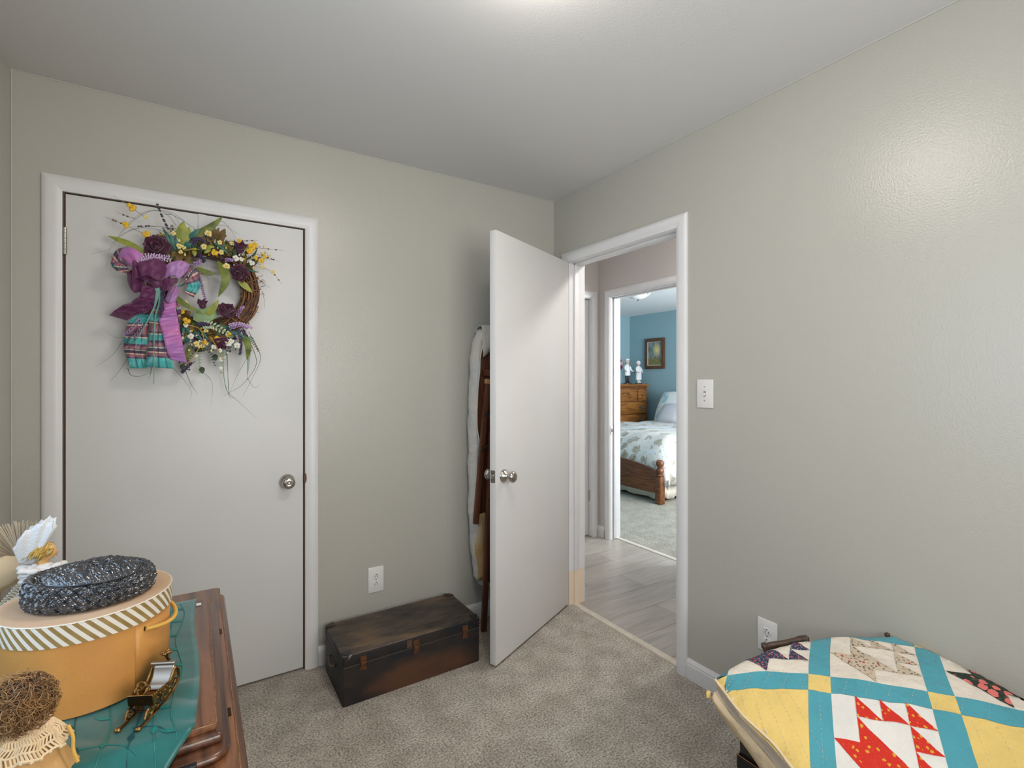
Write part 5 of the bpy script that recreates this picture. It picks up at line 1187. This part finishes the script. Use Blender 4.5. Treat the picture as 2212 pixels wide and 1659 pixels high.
# ---- roses: cupped petals in three rings
def rose(c, r, y, face=(0,-1,.15), squash=1.0, bud=False):
    p = K(*c, y); R2 = r*PXM; f = Vector(face).normalized(); u = f.cross(Vector((0,0,1))).normalized(); w = u.cross(f)
    m = MB(); m.ball(p-f*R2*.1, R2*.55, 14, 10); core = m.build('rose', 'rose', wr, smooth=80); core['label'] = 'dark burgundy silk rose'
    rings = [(3,.40,.62,.95),(4,.64,.45,1.0),(5,.90,.15,1.0),(5,1.08,-.10,1.05)] if not bud else [(3,.5,.7,.95),(5,.78,.5,1.05)]
    for ri, (n, rad, lift, ln) in enumerate(rings):
        for k in range(n):
            a = 2*math.pi*(k+.5*ri)/n+rng.uniform(-.15,.15); d = u*math.cos(a)+w*math.sin(a)*squash; tg = f.cross(d).normalized(); rows = []
            for i in range(6):
                s = i/5; row = []
                for j in range(7):
                    b = (j/6-.5)*2; wd = R2*rad*(1.25 if n < 5 else .95)*math.sin(math.pi*(.12+.80*s)**.8)
                    cup = rad*R2*(.35+.65*math.sin(s*math.pi*.55))
                    q = p+d*(cup*(1-.22*b*b))+tg*b*wd*.72+f*(R2*(lift+.42)*s*ln-R2*.15*b*b*s-(.25*R2*s**4 if ri > 1 else -.0))+d*(.16*R2*s**3 if ri > 0 else -.12*R2*s*s)+f*(.03*R2*math.sin(b*5+k))
                    row.append(q)
                rows.append(row)
            MB().grid(rows).build('petal', 'rose2' if (k+ri) % 3 == 0 else 'rose', core, smooth=80)
rose((510,425),72,-.105,(-.25,-1,.1)); rose((1080,440),50,-.105,(.05,-.7,.6),bud=True); rose((1080,603),56,-.11,(-.45,-.8,-.35)); rose((822,828),40,-.10,(-.1,-.5,.8),bud=True); rose((985,868),58,-.105,(.15,-.8,.5)); rose((955,1085),48,-.10,(.0,-.7,-.7)); rose((1015,1045),36,-.085,(.3,-.8,-.4),bud=True); rose((790,1040),34,-.085,(0,-.8,-.4),bud=True)
# ---- bow
def ribbon(name, Lp, Rp, ys, mt, n=26, wav=.003, rep=1.0, par=None, m_=8, bulge=0.0, nw=2.0, ruche=0.0):
    """ribbon between two edge curves given in study coordinates; ys = depth along it; returns object with UVs"""
    A = crom([K(x, y, d) for (x, y), d in zip(Lp, ys)], n); B2 = crom([K(x, y, d) for (x, y), d in zip(Rp, ys)], n); rows = []
    for i in range(n):
        rows.append([A[i].lerp(B2[i], j/m_)+Vector((0, -bulge*math.sin(math.pi*j/m_)+wav*math.sin(j/m_*math.pi*2*nw+i*.45)+wav*.6*math.sin(i*.8+j*.3)+ruche*math.sin(i*1.9+j*.25+1.5*math.sin(i*.37)), 0)) for j in range(m_+1)])
    o = MB().grid(rows).build(name, mt, par or wr, smooth=85, fixn=False); me = o.data; uv = me.uv_layers.new(name='UVMap')
    for pl in me.polygons:
        for li in pl.loop_indices:
            vi = me.loops[li].vertex_index; uv.data[li].uv = ((vi % (m_+1))/m_, (vi//(m_+1))/(n-1)*rep)
    md = o.modifiers.new('thick', 'SOLIDIFY'); md.thickness = .0006
    return o
# tails
ribbon('bow_tail', [(470,760),(400,860),(300,960),(280,1080),(285,1160),(325,1262)], [(560,780),(520,880),(455,960),(440,1090),(432,1170),(440,1262)], [-.100,-.105,-.105,-.11,-.10,-.105], 'plaid', 40, .006, 1.62)
ribbon('bow_tail', [(500,780),(470,870),(450,940),(452,1060),(440,1150),(428,1252)], [(620,790),(640,880),(600,960),(590,1060),(600,1160),(628,1266)], [-.118,-.122,-.128,-.120,-.125,-.118], 'plaid', 40, .005, 1.62)
ribbon('bow_tail', [(545,800),(555,860),(520,920),(545,1020),(570,1130),(600,1198)], [(640,770),(640,850),(650,910),(668,1010),(690,1120),(716,1230)], [-.120,-.135,-.142,-.136,-.140,-.130], 'pinkrib', 60, .003, 1, nw=.6, ruche=.0022)
ribbon('bow_tail', [(600,800),(640,850),(655,920),(660,980)], [(640,790),(672,840),(668,920),(664,990)], [-.11,-.118,-.12,-.115], 'plaid', 20, .002, .5)
ribbon('sheer_tail', [(500,690),(420,770),(280,825),(172,895)], [(560,780),(480,850),(380,890),(298,932)], [-.13,-.135,-.125,-.115], 'sheer', 34, .006, 1)
ribbon('sheer_tail', [(430,690),(390,760),(300,820),(205,870)], [(520,760),(470,800),(400,850),(330,900)], [-.125,-.145,-.135,-.125], 'sheer', 30, .007, 1)
# loops: out from the knot and back
def loop(name, mt, outL, outR, ys, rep=.8, n=34, **k): return ribbon(name, outL, outR, ys, mt, n, .0025, rep, **k)
loop('bow_loop', 'pinkrib', [(490,600),(400,470),(290,425),(240,500),(300,560)], [(480,680),(400,610),(340,560),(300,560),(330,600)], [-.12,-.15,-.145,-.12,-.10], 1)
loop('bow_loop', 'plaid', [(300,420),(225,450),(190,540),(230,590)], [(300,560),(255,520),(250,570),(330,612)], [-.135,-.12,-.105,-.115], .6)
loop('bow_loop', 'plaid', [(250,520),(210,545),(230,590),(330,612)], [(300,545),(290,560),(320,580),(350,590)], [-.125,-.13,-.13,-.12], .4)
loop('bow_loop', 'lavrib', [(520,640),(580,545),(670,518),(738,548)], [(520,690),(600,625),(660,640),(710,600)], [-.13,-.16,-.165,-.150], .8)
loop('bow_loop', 'plaid', [(735,548),(780,580),(808,690),(760,775)], [(655,690),(690,650),(720,700),(690,735)], [-.150,-.135,-.125,-.115], .7)
loop('bow_loop', 'plaid', [(700,590),(755,575),(720,660),(630,700)], [(660,640),(720,630),(690,690),(600,720)], [-.145,-.14,-.13,-.125], .5)
loop('bow_loop', 'lavrib', [(590,720),(640,690),(660,740),(640,770)], [(560,790),(590,815),(630,805),(640,790)], [-.12,-.135,-.125,-.11], .5)
loop('sheer_loop', 'sheer', [(490,650),(360,520),(340,560),(430,600)], [(520,720),(370,640),(340,730),(395,735)], [-.135,-.165,-.15,-.13], 1)
loop('sheer_loop', 'sheer', [(500,655),(380,560),(420,520),(520,510),(590,560)], [(510,665),(400,640),(450,625),(520,660),(560,640)], [-.14,-.175,-.185,-.18,-.15], 1)
loop('sheer_loop', 'sheer', [(300,600),(310,680),(350,740),(395,730)], [(420,600),(420,660),(430,700),(440,720)], [-.125,-.13,-.13,-.12], 1)
loop('sheer_loop', 'sheer', [(540,640),(600,640),(640,640),(655,650)], [(540,720),(570,730),(610,700),(650,668)], [-.15,-.165,-.16,-.14], .8)
loop('sheer_loop', 'sheer', [(430,690),(400,700),(395,770),(450,820)], [(520,690),(500,740),(490,800),(480,830)], [-.14,-.15,-.145,-.135], .8)
m = MB(); kp = K(505, 668, -.150); m.ball(kp, .020, 14, 10, sc=(.9,.7,1.15)); m.build('bow_knot', mat('plum_knot', (.13,.025,.09), .45, sheen=.3), wr, smooth=80)
for o in list(wr.children_recursive): pass
relocate(wr)
# ------------------------------------------------------------ bedroom: dresser
DF, DX0, DX1, DZ = 3.20, 3.42, 4.36, 1.275
t = thing('dresser', 'tall golden oak chest of drawers in the blue bedroom', 'dresser', (3.89, 3.43, 0))
MB().box(DX0, DX1, DF+.02, 3.69, .06, DZ-.03).build('body', 'oakdark', t, bevel=.004)  # darker oak body: shade of the drawer gaps put into its colour
MB().prism([(DX0-.03,DF-.03),(DX1+.035,DF-.03),(DX1+.035,3.70),(DX0-.03,3.70)], DZ-.032, DZ).build('top', 'oak', t, bevel=.010, seg=3)
MB().box(DX0-.012, DX1+.015, DF-.005, 3.695, DZ-.058, DZ-.03).build('cornice', 'oakdark', t, bevel=.008, seg=3)
MB().box(DX0-.01, DX1+.012, DF, 3.695, 0, .09).build('plinth', 'oak', t, bevel=.006)
def archpanel(x0, x1, z0, z1, rise, mt, name):
    poly = [(x0,z0),(x1,z0),(x1,z1-rise)]+[(x0+(x1-x0)*(1-k/12), z1-rise+rise*math.sin(math.pi*k/12)**.7) for k in range(1,12)]+[(x0,z1-rise)]
    return MB().prism(poly, DF-.002, DF+.022, 'y').build(name, mt, t, bevel=.005)
zt0, zt1 = 1.005, 1.20
for x0, x1 in ((DX0+.03, 3.585), (3.60, 4.145), (4.165, DX1-.02)): 
    d = archpanel(x0, x1, zt0, zt1, .035, 'oak', 'drawer')
    if x1-x0 > .3:
        m = MB(); cx, cz = (x0+x1)/2, (zt0+zt1)/2
        for k in range(9): m.tube([(cx+.12*math.cos(a)*(1-.3*(i % 2)), DF-.004, cz-.015+.05*math.sin(a)) for i, a in enumerate(np.linspace(.35*k, .35*k+.5, 5))], .004, 5)
        for s in (-1,1): m.tube([(cx+s*(.02+.1*q), DF-.004, cz-.03+.04*math.sin(q*6)) for q in np.linspace(0,1,10)], .004, 5)
        m.build('carving', 'oakdark', d)
    else:
        m = MB(); m.lathe([(.006,0),(.006,.012),(.015,.018),(.012,.026)], ((x0+x1)/2, DF-.002, (zt0+zt1)/2-.01), 12, 'y'); m.build('knob', 'silver', d)
for z0, z1 in ((.80,.985),(.60,.78),(.36,.58),(.11,.34)):
    d = MB().box(DX0+.03, DX1-.02, DF-.002, DF+.022, z0, z1).build('drawer', 'oak', t, bevel=.006)
    for x in (DX0+.16, DX1-.15):
        zc = (z0+z1)/2; m = MB(); m.prism([(x-.05,zc),(x-.035,zc+.012),(x-.02,zc+.01),(x,zc+.03),(x+.02,zc+.01),(x+.035,zc+.012),(x+.05,zc),(x+.03,zc-.014),(x,zc-.022),(x-.03,zc-.014)], DF-.006, DF-.002, 'y')
        m.tube(crom([(x-.035,DF-.006,zc+.004),(x-.032,DF-.022,zc-.014),(x,DF-.024,zc-.022),(x+.032,DF-.022,zc-.014),(x+.035,DF-.006,zc+.004)], 18), .0038, 6); m.build('bail_handle', 'silver', d)
for x in (DX1-.008,): MB().box(x-.02, x+.01, DF-.006, DF+.02, .09, DZ-.06).build('stile', 'oakdark', t, bevel=.004)
relocate(t)
# figurines: one continuous lathe-like body each, arms, feet, faces
def person_fig(name, label, x, y, z, hgt, woman):
    t = thing(name, label, 'figurine', (x, y, z)); s = hgt/.40; U = lambda q: Vector(q)*s
    MB().lathe([(.055*s,0),(.055*s,.012*s),(.05*s,.016*s)], (0,0,0), 24, sx=1.3, sy=.9).build('base', 'brownrail', t)
    def loft(secs, mt, nm, n=20):
        rows = [[(U((cx+rx*math.cos(2*math.pi*k/n), cy+ry*math.sin(2*math.pi*k/n), h))) for k in range(n)] for cx, cy, rx, ry, h in secs]
        m = MB(); m.grid(rows, cv=True); o = len(m.v); m.f.append(tuple(range(o-n, o))); m.mi.append(0); return m.build(nm, mt, t, smooth=80)
    if woman:
        for dx in (-.020,.020): loft([(dx,-.012,.010,.016,.016),(dx,-.014,.014,.024,.026),(dx,-.006,.013,.015,.040),(dx,0,.012,.012,.075)], 'porcelain', 'shoe')
        body = loft([(0,0,.062,.042,.070),(0,0,.060,.042,.10),(0,0,.053,.040,.17),(0,0,.046,.036,.22),(0,0,.048,.036,.25),(0,0,.046,.033,.28),(0,0,.030,.024,.302),(0,0,.013,.013,.312)], 'porcelain', 'gown')
        loft([(0,-.036,.036,.008,.09),(0,-.034,.034,.010,.18),(0,-.032,.028,.010,.25),(0,-.028,.020,.008,.28)], 'sheet', 'apron')
    else:
        for dx in (-.020,.020): loft([(dx,-.012,.012,.028,.016),(dx,-.012,.015,.030,.024),(dx,0,.016,.018,.042),(dx,0,.018,.020,.10),(dx*.9,0,.020,.024,.15)], 'figblack', 'trouser_leg')
        loft([(0,0,.050,.036,.13),(0,0,.052,.038,.15),(0,0,.048,.037,.20),(0,0,.052,.038,.25),(0,0,.048,.034,.285),(0,0,.030,.024,.305),(0,0,.013,.013,.315)], 'porcelain', 'jacket')
    for sd in (-1, 1):
        m = MB(); m.tube(crom([U((sd*.040,0,.285)), U((sd*.060,-.006,.25)), U((sd*.064,-.022,.212)), U((sd*(.052 if woman else .075),-.045,.200))], 12), [.016*s,.0155*s,.015*s,.0145*s,.014*s,.0135*s,.013*s,.0125*s,.012*s,.0115*s,.011*s,.010*s], 10); a = m.build('arm', 'porcelain', t, smooth=80)
        h = MB(); hp = U((sd*(.050 if woman else .078),-.050,.199)); h.ball(hp, .009*s, 10, 8, sc=(1,1.1,.8))
        for k in range(4): h.tube([hp+U((-.006+.004*k,-.006,0)), hp+U((-.006+.004*k,-.014,-.003)), hp+U((-.006+.004*k,-.017,-.008))], [.0024*s,.0022*s,.0016*s], 6)
        h.tube([hp+U((sd*-.006,0,.002)), hp+U((sd*-.011,-.006,.003))], [.0026*s,.0018*s], 6); h.build('hand', 'figskin', a, smooth=80)
    # head
    rows = []
    for i in range(13):
        th = math.pi*(i+.02)/12.04; row = []
        for k in range(20):
            a = 2*math.pi*k/20; xx, yy, zz = .027*math.sin(th)*math.cos(a), .029*math.sin(th)*math.sin(a), .034*math.cos(th); f = max(0, -math.sin(a))**8
            yy -= f*(.008*math.exp(-((zz+.003)/.006)**2)+.003*math.exp(-((zz+.017)/.004)**2)); row.append(U((xx, yy, .343+zz)))
        rows.append(row)
    m = MB(); m.grid(rows, cv=True); m.tube([U((0,0,.305)), U((0,0,.325))], .013*s, 10)
    for sd in (-1, 1): m.ball(U((sd*.027,0,.341)), .006*s, 8, 6, sc=(.5,1,1.4))
    hd = m.build('head', 'figskin', t, smooth=80)
    m = MB()
    for sd in (-1, 1): m.ball(U((sd*.0105,-.0265,.346)), .003*s, 8, 6)
    m.build('eyes', 'figblack', hd); m = MB(); m.ball(U((0,-.0275,.326)), .004*s, 8, 6, sc=(1.6,.5,.6)); m.build('mouth', 'lips', hd)
    m = MB()
    if woman:
        rows = [[U((r*1.05*math.cos(2*math.pi*k/22), .006+r*math.sin(2*math.pi*k/22), h)) for k in range(22)] for r, h in ((.036,.345),(.041,.352),(.036,.356),(.036,.372),(.030,.388),(.016,.397),(.002,.399))]; m.grid(rows, cv=True)
        m.ball(U((0,.008,.345)), .0315*s, 14, 10)
        m.build('bonnet', 'porcelain', t, smooth=60)
    else:
        m.ball(U((0,.007,.349)), .030*s, 14, 10, sc=(1,1,1.05)); m.build('hair', 'figgrey', t, smooth=80)
        m = MB(); rows = [[U((r*math.cos(2*math.pi*k/22), .002+r*math.sin(2*math.pi*k/22), h)) for k in range(22)] for r, h in ((.030,.366),(.033,.370),(.034,.378),(.036,.386),(.024,.396),(.002,.399))]; m.grid(rows, cv=True); m.build('cap', 'porcelain', t, smooth=60)
        m = MB(); m.tube([U((.0,-.039,.296)), U((.006,-.046,.28)), U((.012,-.044,.27))], .004*s, 6); m.build('neck_scarf', 'figblack', t)
        m = MB(); m.tube([U((.082,-.05,.20)), U((.098,-.055,.185)), U((.10,-.05,.165))], .007*s, 8); m.build('dark_ribbon', 'figblack', t)
    return t
person_fig('old_man_figurine', 'white-jacketed old man figurine with black trousers on the dresser', 4.045, 3.32, DZ+.0005, .415, False)
person_fig('old_woman_figurine', 'white-gowned old woman figurine with bonnet on the dresser', 4.300, 3.32, DZ+.0005, .385, True)
# vase of silk flowers
t = thing('flower_vase', 'grey vase of pink and white silk flowers on the dresser', 'vase', (on_y(1331,800,3.52).x, 3.52, DZ+.0068))
MB().lathe([(.045,0),(.06,.02),(.07,.08),(.055,.14),(.04,.17),(.045,.18),(.035,.178)], (0,0,0), 24).build('vase_body', 'vase', t, smooth=60)
rng = random.Random(4)
for k in range(13):
    x, y, z = rng.uniform(-.11,.10), rng.uniform(-.07,.06), rng.uniform(.21,.40); m = MB()
    for q in range(8): a = q*.785; m.ball((x+.022*math.cos(a), y-.008+.01*math.sin(q*2), z+.022*math.sin(a)), .017, 8, 6, sc=(1,.6,1))
    m.ball((x,y-.02,z), .012, 8, 6); f = m.build('flower', 'pinkflower' if k % 3 == 0 else 'paleflower', t, smooth=80); MB().tube([(0,0,.15),(x*.5,y*.5,z*.7),(x,y,z)], .003, 5).build('stem', 'darkleaf', f)
m = MB()
for k in range(16):
    a = rng.uniform(0,6.28); d = Vector((math.cos(a)*rng.uniform(.05,.16), math.sin(a)*.08, rng.uniform(.22,.44))); m.tube([(0,0,.15), d*.7, d], [.003,.010,.001], 5, flat=.25)
m.build('leaves', 'darkleaf', t)['kind'] = 'stuff'
m = MB(); rows = [[(3.82+r*1.5*math.cos(2*math.pi*k/32)*(1+.03*math.sin(k*4)), 3.40+r*.85*math.sin(2*math.pi*k/32), DZ+.004+.002*math.sin(k*2)*(r > .15)) for k in range(32)] for r in (.01,.1,.17)]; m.grid(rows, cv=True)
o = m.build('doily', 'sheet', smooth=60); tag(o, 'white lace doily lying on the dresser top', 'doily')
# picture
a, b2 = on_x(1395,731,4.5), on_x(1437,796,4.5); py0, py1 = b2.y, a.y; pz0, pz1 = 1.522, 2.022
t = thing('framed_picture', 'woodland print in a brown wooden frame on the blue wall', 'picture', (4.5, (py0+py1)/2, (pz0+pz1)/2))
for q in ((py0, py1, pz1-.055, pz1), (py0, py1, pz0, pz0+.055), (py0, py0+.055, pz0+.055, pz1-.055), (py1-.055, py1, pz0+.055, pz1-.055)): MB().box(4.465, 4.4995, *q).build('frame_bar', 'framewood', t, bevel=.006)
for q in ((py0+.055, py1-.055, pz1-.064, pz1-.055), (py0+.055, py1-.055, pz0+.055, pz0+.064), (py0+.055, py0+.064, pz0+.064, pz1-.064), (py1-.064, py1-.055, pz0+.064, pz1-.064)): MB().box(4.476, 4.492, *q).build('inner_slip', 'mat_board', t)
MB().box(4.484, 4.49, py0+.064, py1-.064, pz0+.064, pz1-.064).build('print', 'painting', t, smooth=0)
relocate(t)
# ceiling fixture
lp = on_z(1378, 650, 2.29)
t = thing('ceiling_light', 'frosted glass dome ceiling light with finials in the bedroom', 'lamp', (lp.x, lp.y, H))
MB().lathe([(.02,0),(.10,0),(.10,-.02),(.02,-.025)], (0,0,0), 28).build('pan', 'plastic', t)
m = MB(); m.lathe([(.165,-.03),(.160,-.05),(.13,-.085),(.085,-.115),(.04,-.130),(.004,-.134)], (0,0,0), 36, caps=False); m.build('glass_dome', 'frosted', t).modifiers.new('thick', 'SOLIDIFY').thickness = .004
m = MB(); m.lathe([(.010,-.133),(.012,-.142),(.006,-.152),(.001,-.154)], (0,0,0), 12); m.build('finial', 'nickel', t)
m = MB(); q = on_z(1400, 634, 2.36)-Vector((lp.x, lp.y, H)); m.lathe([(.07,0),(.075,-.03),(.055,-.06),(.02,-.072),(.003,-.073)], (q.x, q.y, 0), 24); m.build('sensor_dome', 'frosted', t); m = MB(); m.ball((q.x, q.y, -.08), .010, 10, 8); m.build('finial', 'nickel', t)
# ------------------------------------------------------------ bed
FX, Y0, Y1 = 2.366, 1.205, 2.85
t = thing('bed', 'dark oak bed with turned post finials and arched footboard', 'bed', (3.38, 2.03, 0))
def post(x, y, h):
    m = MB(); w = .041; m.prism(rrect(x-w, x+w, y-w, y+w, .014, 2), 0, h-.18); o = m.build('post', 'bedwood', t, bevel=.006)
    m = MB(); z = h-.182; m.lathe([(.034,0),(.040,.008),(.030,.018),(.024,.026),(.040,.045),(.044,.062),(.036,.082),(.024,.094),(.026,.100),(.040,.118),(.046,.140),(.040,.162),(.022,.178),(.002,.182)], (x, y, z), 24); m.build('turned_finial', 'bedwood', o, smooth=60)
for y in (Y0, Y1): post(FX, y, .478); post(4.41, y, 1.095)
def arched(x, y0, y1, z0, ze, zm, nm):
    poly = [(y0,z0),(y1,z0)]+[(y1+(y0-y1)*k/20, ze+(zm-ze)*math.sin(math.pi*k/20)**.6) for k in range(21)]
    MB().prism(poly, x-.014, x+.014, 'x').build(nm, 'bedwood', t, bevel=.004)
arched(FX, Y0+.03, Y1-.03, .105, .335, .435, 'footboard'); arched(4.41, Y0+.03, Y1-.03, .30, .80, 1.02, 'headboard')
for y in (Y0, Y1): MB().box(FX+.03, 4.38, y-.012, y+.012, .20, .34).build('side_rail', 'bedwood', t, bevel=.004)
relocate(t)
o = MB().prism(rrect(FX+.16, 4.36, Y0+.05, Y1-.05, .06), .34, .56).build('mattress', 'sheet', bevel=.03, seg=3); tag(o, 'mattress under the floral coverlet of the oak bed', 'mattress')
# ruffle, hanging sheet
m = MB(); rows = []
path = [(FX+.06, Y1-.05), (FX+.055, 2.4), (FX+.055, 1.8), (FX+.06, Y0+.07), (FX+.12, Y0+.035), (3.0, Y0+.03), (4.3, Y0+.03)]
c = crom([(x, y, 0) for x, y in path], 130)
for z in (.33, .22, .12, .03): rows.append([(p.x+.012*math.sin(i*.9)*(.34-z)*3, p.y+.012*math.cos(i*1.1)*(.34-z)*3, z+.008*math.sin(i*.6)) for i, p in enumerate(c)])
o = m.grid(rows).build('bed_skirt', 'ruffle', smooth=80); tag(o, 'cream gathered bed skirt showing under the footboard', 'bed skirt'); o.modifiers.new('thick', 'SOLIDIFY').thickness = .004
# coverlet
def cov(x, y):
    ex = min(1, max(0, (x-(FX+.018))/.30)); ey = min((y-(Y0-.03)), (Y1+.03-y)); e2 = min(1, max(0, ey/.16))
    z = .36+.03+.31*math.sin(ex*math.pi/2)**.62+.03*math.sin((x-FX)*1.5)
    return z*1.0-(1-math.sin(e2*math.pi/2))*.10+.010*math.sin(x*9+y*7)*math.sin(y*11)
rows = []
xs = list(np.linspace(FX+.022, FX+.35, 22))+list(np.linspace(FX+.40, 4.30, 26))
for x in xs:
    row = []
    for y in np.linspace(Y0-.03, Y1+.03, 54): row.append((x, float(y), cov(x, float(y))))
    zb = row[0][2]; pre = [(x, Y0-.055-.012*math.sin(x*22), zb-.06), (x, Y0-.070-.02*math.sin(x*22), zb-.16), (x-.0, Y0-.075-.025*math.sin(x*22), .20 if x > FX+.06 else .27)]
    ze = row[-1][2]; post_ = [(x, Y1+.05, ze-.08), (x, Y1+.07, .25)]
    rows.append(pre[::-1]+row+post_)
rows.insert(0, [(x-.002, y, max(.20, z-.16)) for x, y, z in rows[0]])
o = MB().grid(rows).build('coverlet', 'floral', smooth=80); tag(o, 'white coverlet with taupe and blue floral print on the bed', 'bedspread'); o.modifiers.new('thick', 'SOLIDIFY').thickness = .010
def pillow(name, label, c, w, h, th, tilt, yaw, mt):
    rows = []
    for i in range(17):
        u = i/16*2-1; row = []
        for j in range(24):
            a = 2*math.pi*j/24; ed = (1-abs(u)**3.5)**.5 if abs(u) < 1 else 0
            row.append(Vector((math.copysign(abs(math.cos(a))**.7, math.cos(a))*w/2*(1-.06*u*u), math.sin(a)*th/2*ed*(abs(math.sin(a))**.3+.2), u*h/2*(1-.05*math.cos(a)**2))))
        rows.append(row)
    R3 = Matrix.Rotation(yaw, 3, 'Z') @ Matrix.Rotation(tilt, 3, 'X')
    m = MB(); m.grid([[R3 @ p for p in r] for r in rows], cv=True); o = m.build(name, mt, smooth=80); o.location = c; return tag(o, label, 'pillow')
pillow('pillow', 'white and blue floral sham leaning on the headboard', (4.16, 2.43, .935), .72, .52, .17, math.radians(-28), math.pi/2*-1, 'sham')
pillow('pillow', 'second floral sham beside the first near the window side', (4.16, 1.66, .935), .70, .52, .17, math.radians(-28), math.pi/2*-1, 'sham')
pillow('pillow', 'small plain grey pillow in front of the floral shams', (3.90, on_x(1452,905,3.9).y, .85), .46, .34, .14, math.radians(-36), math.pi/2*-1, 'greypillow')
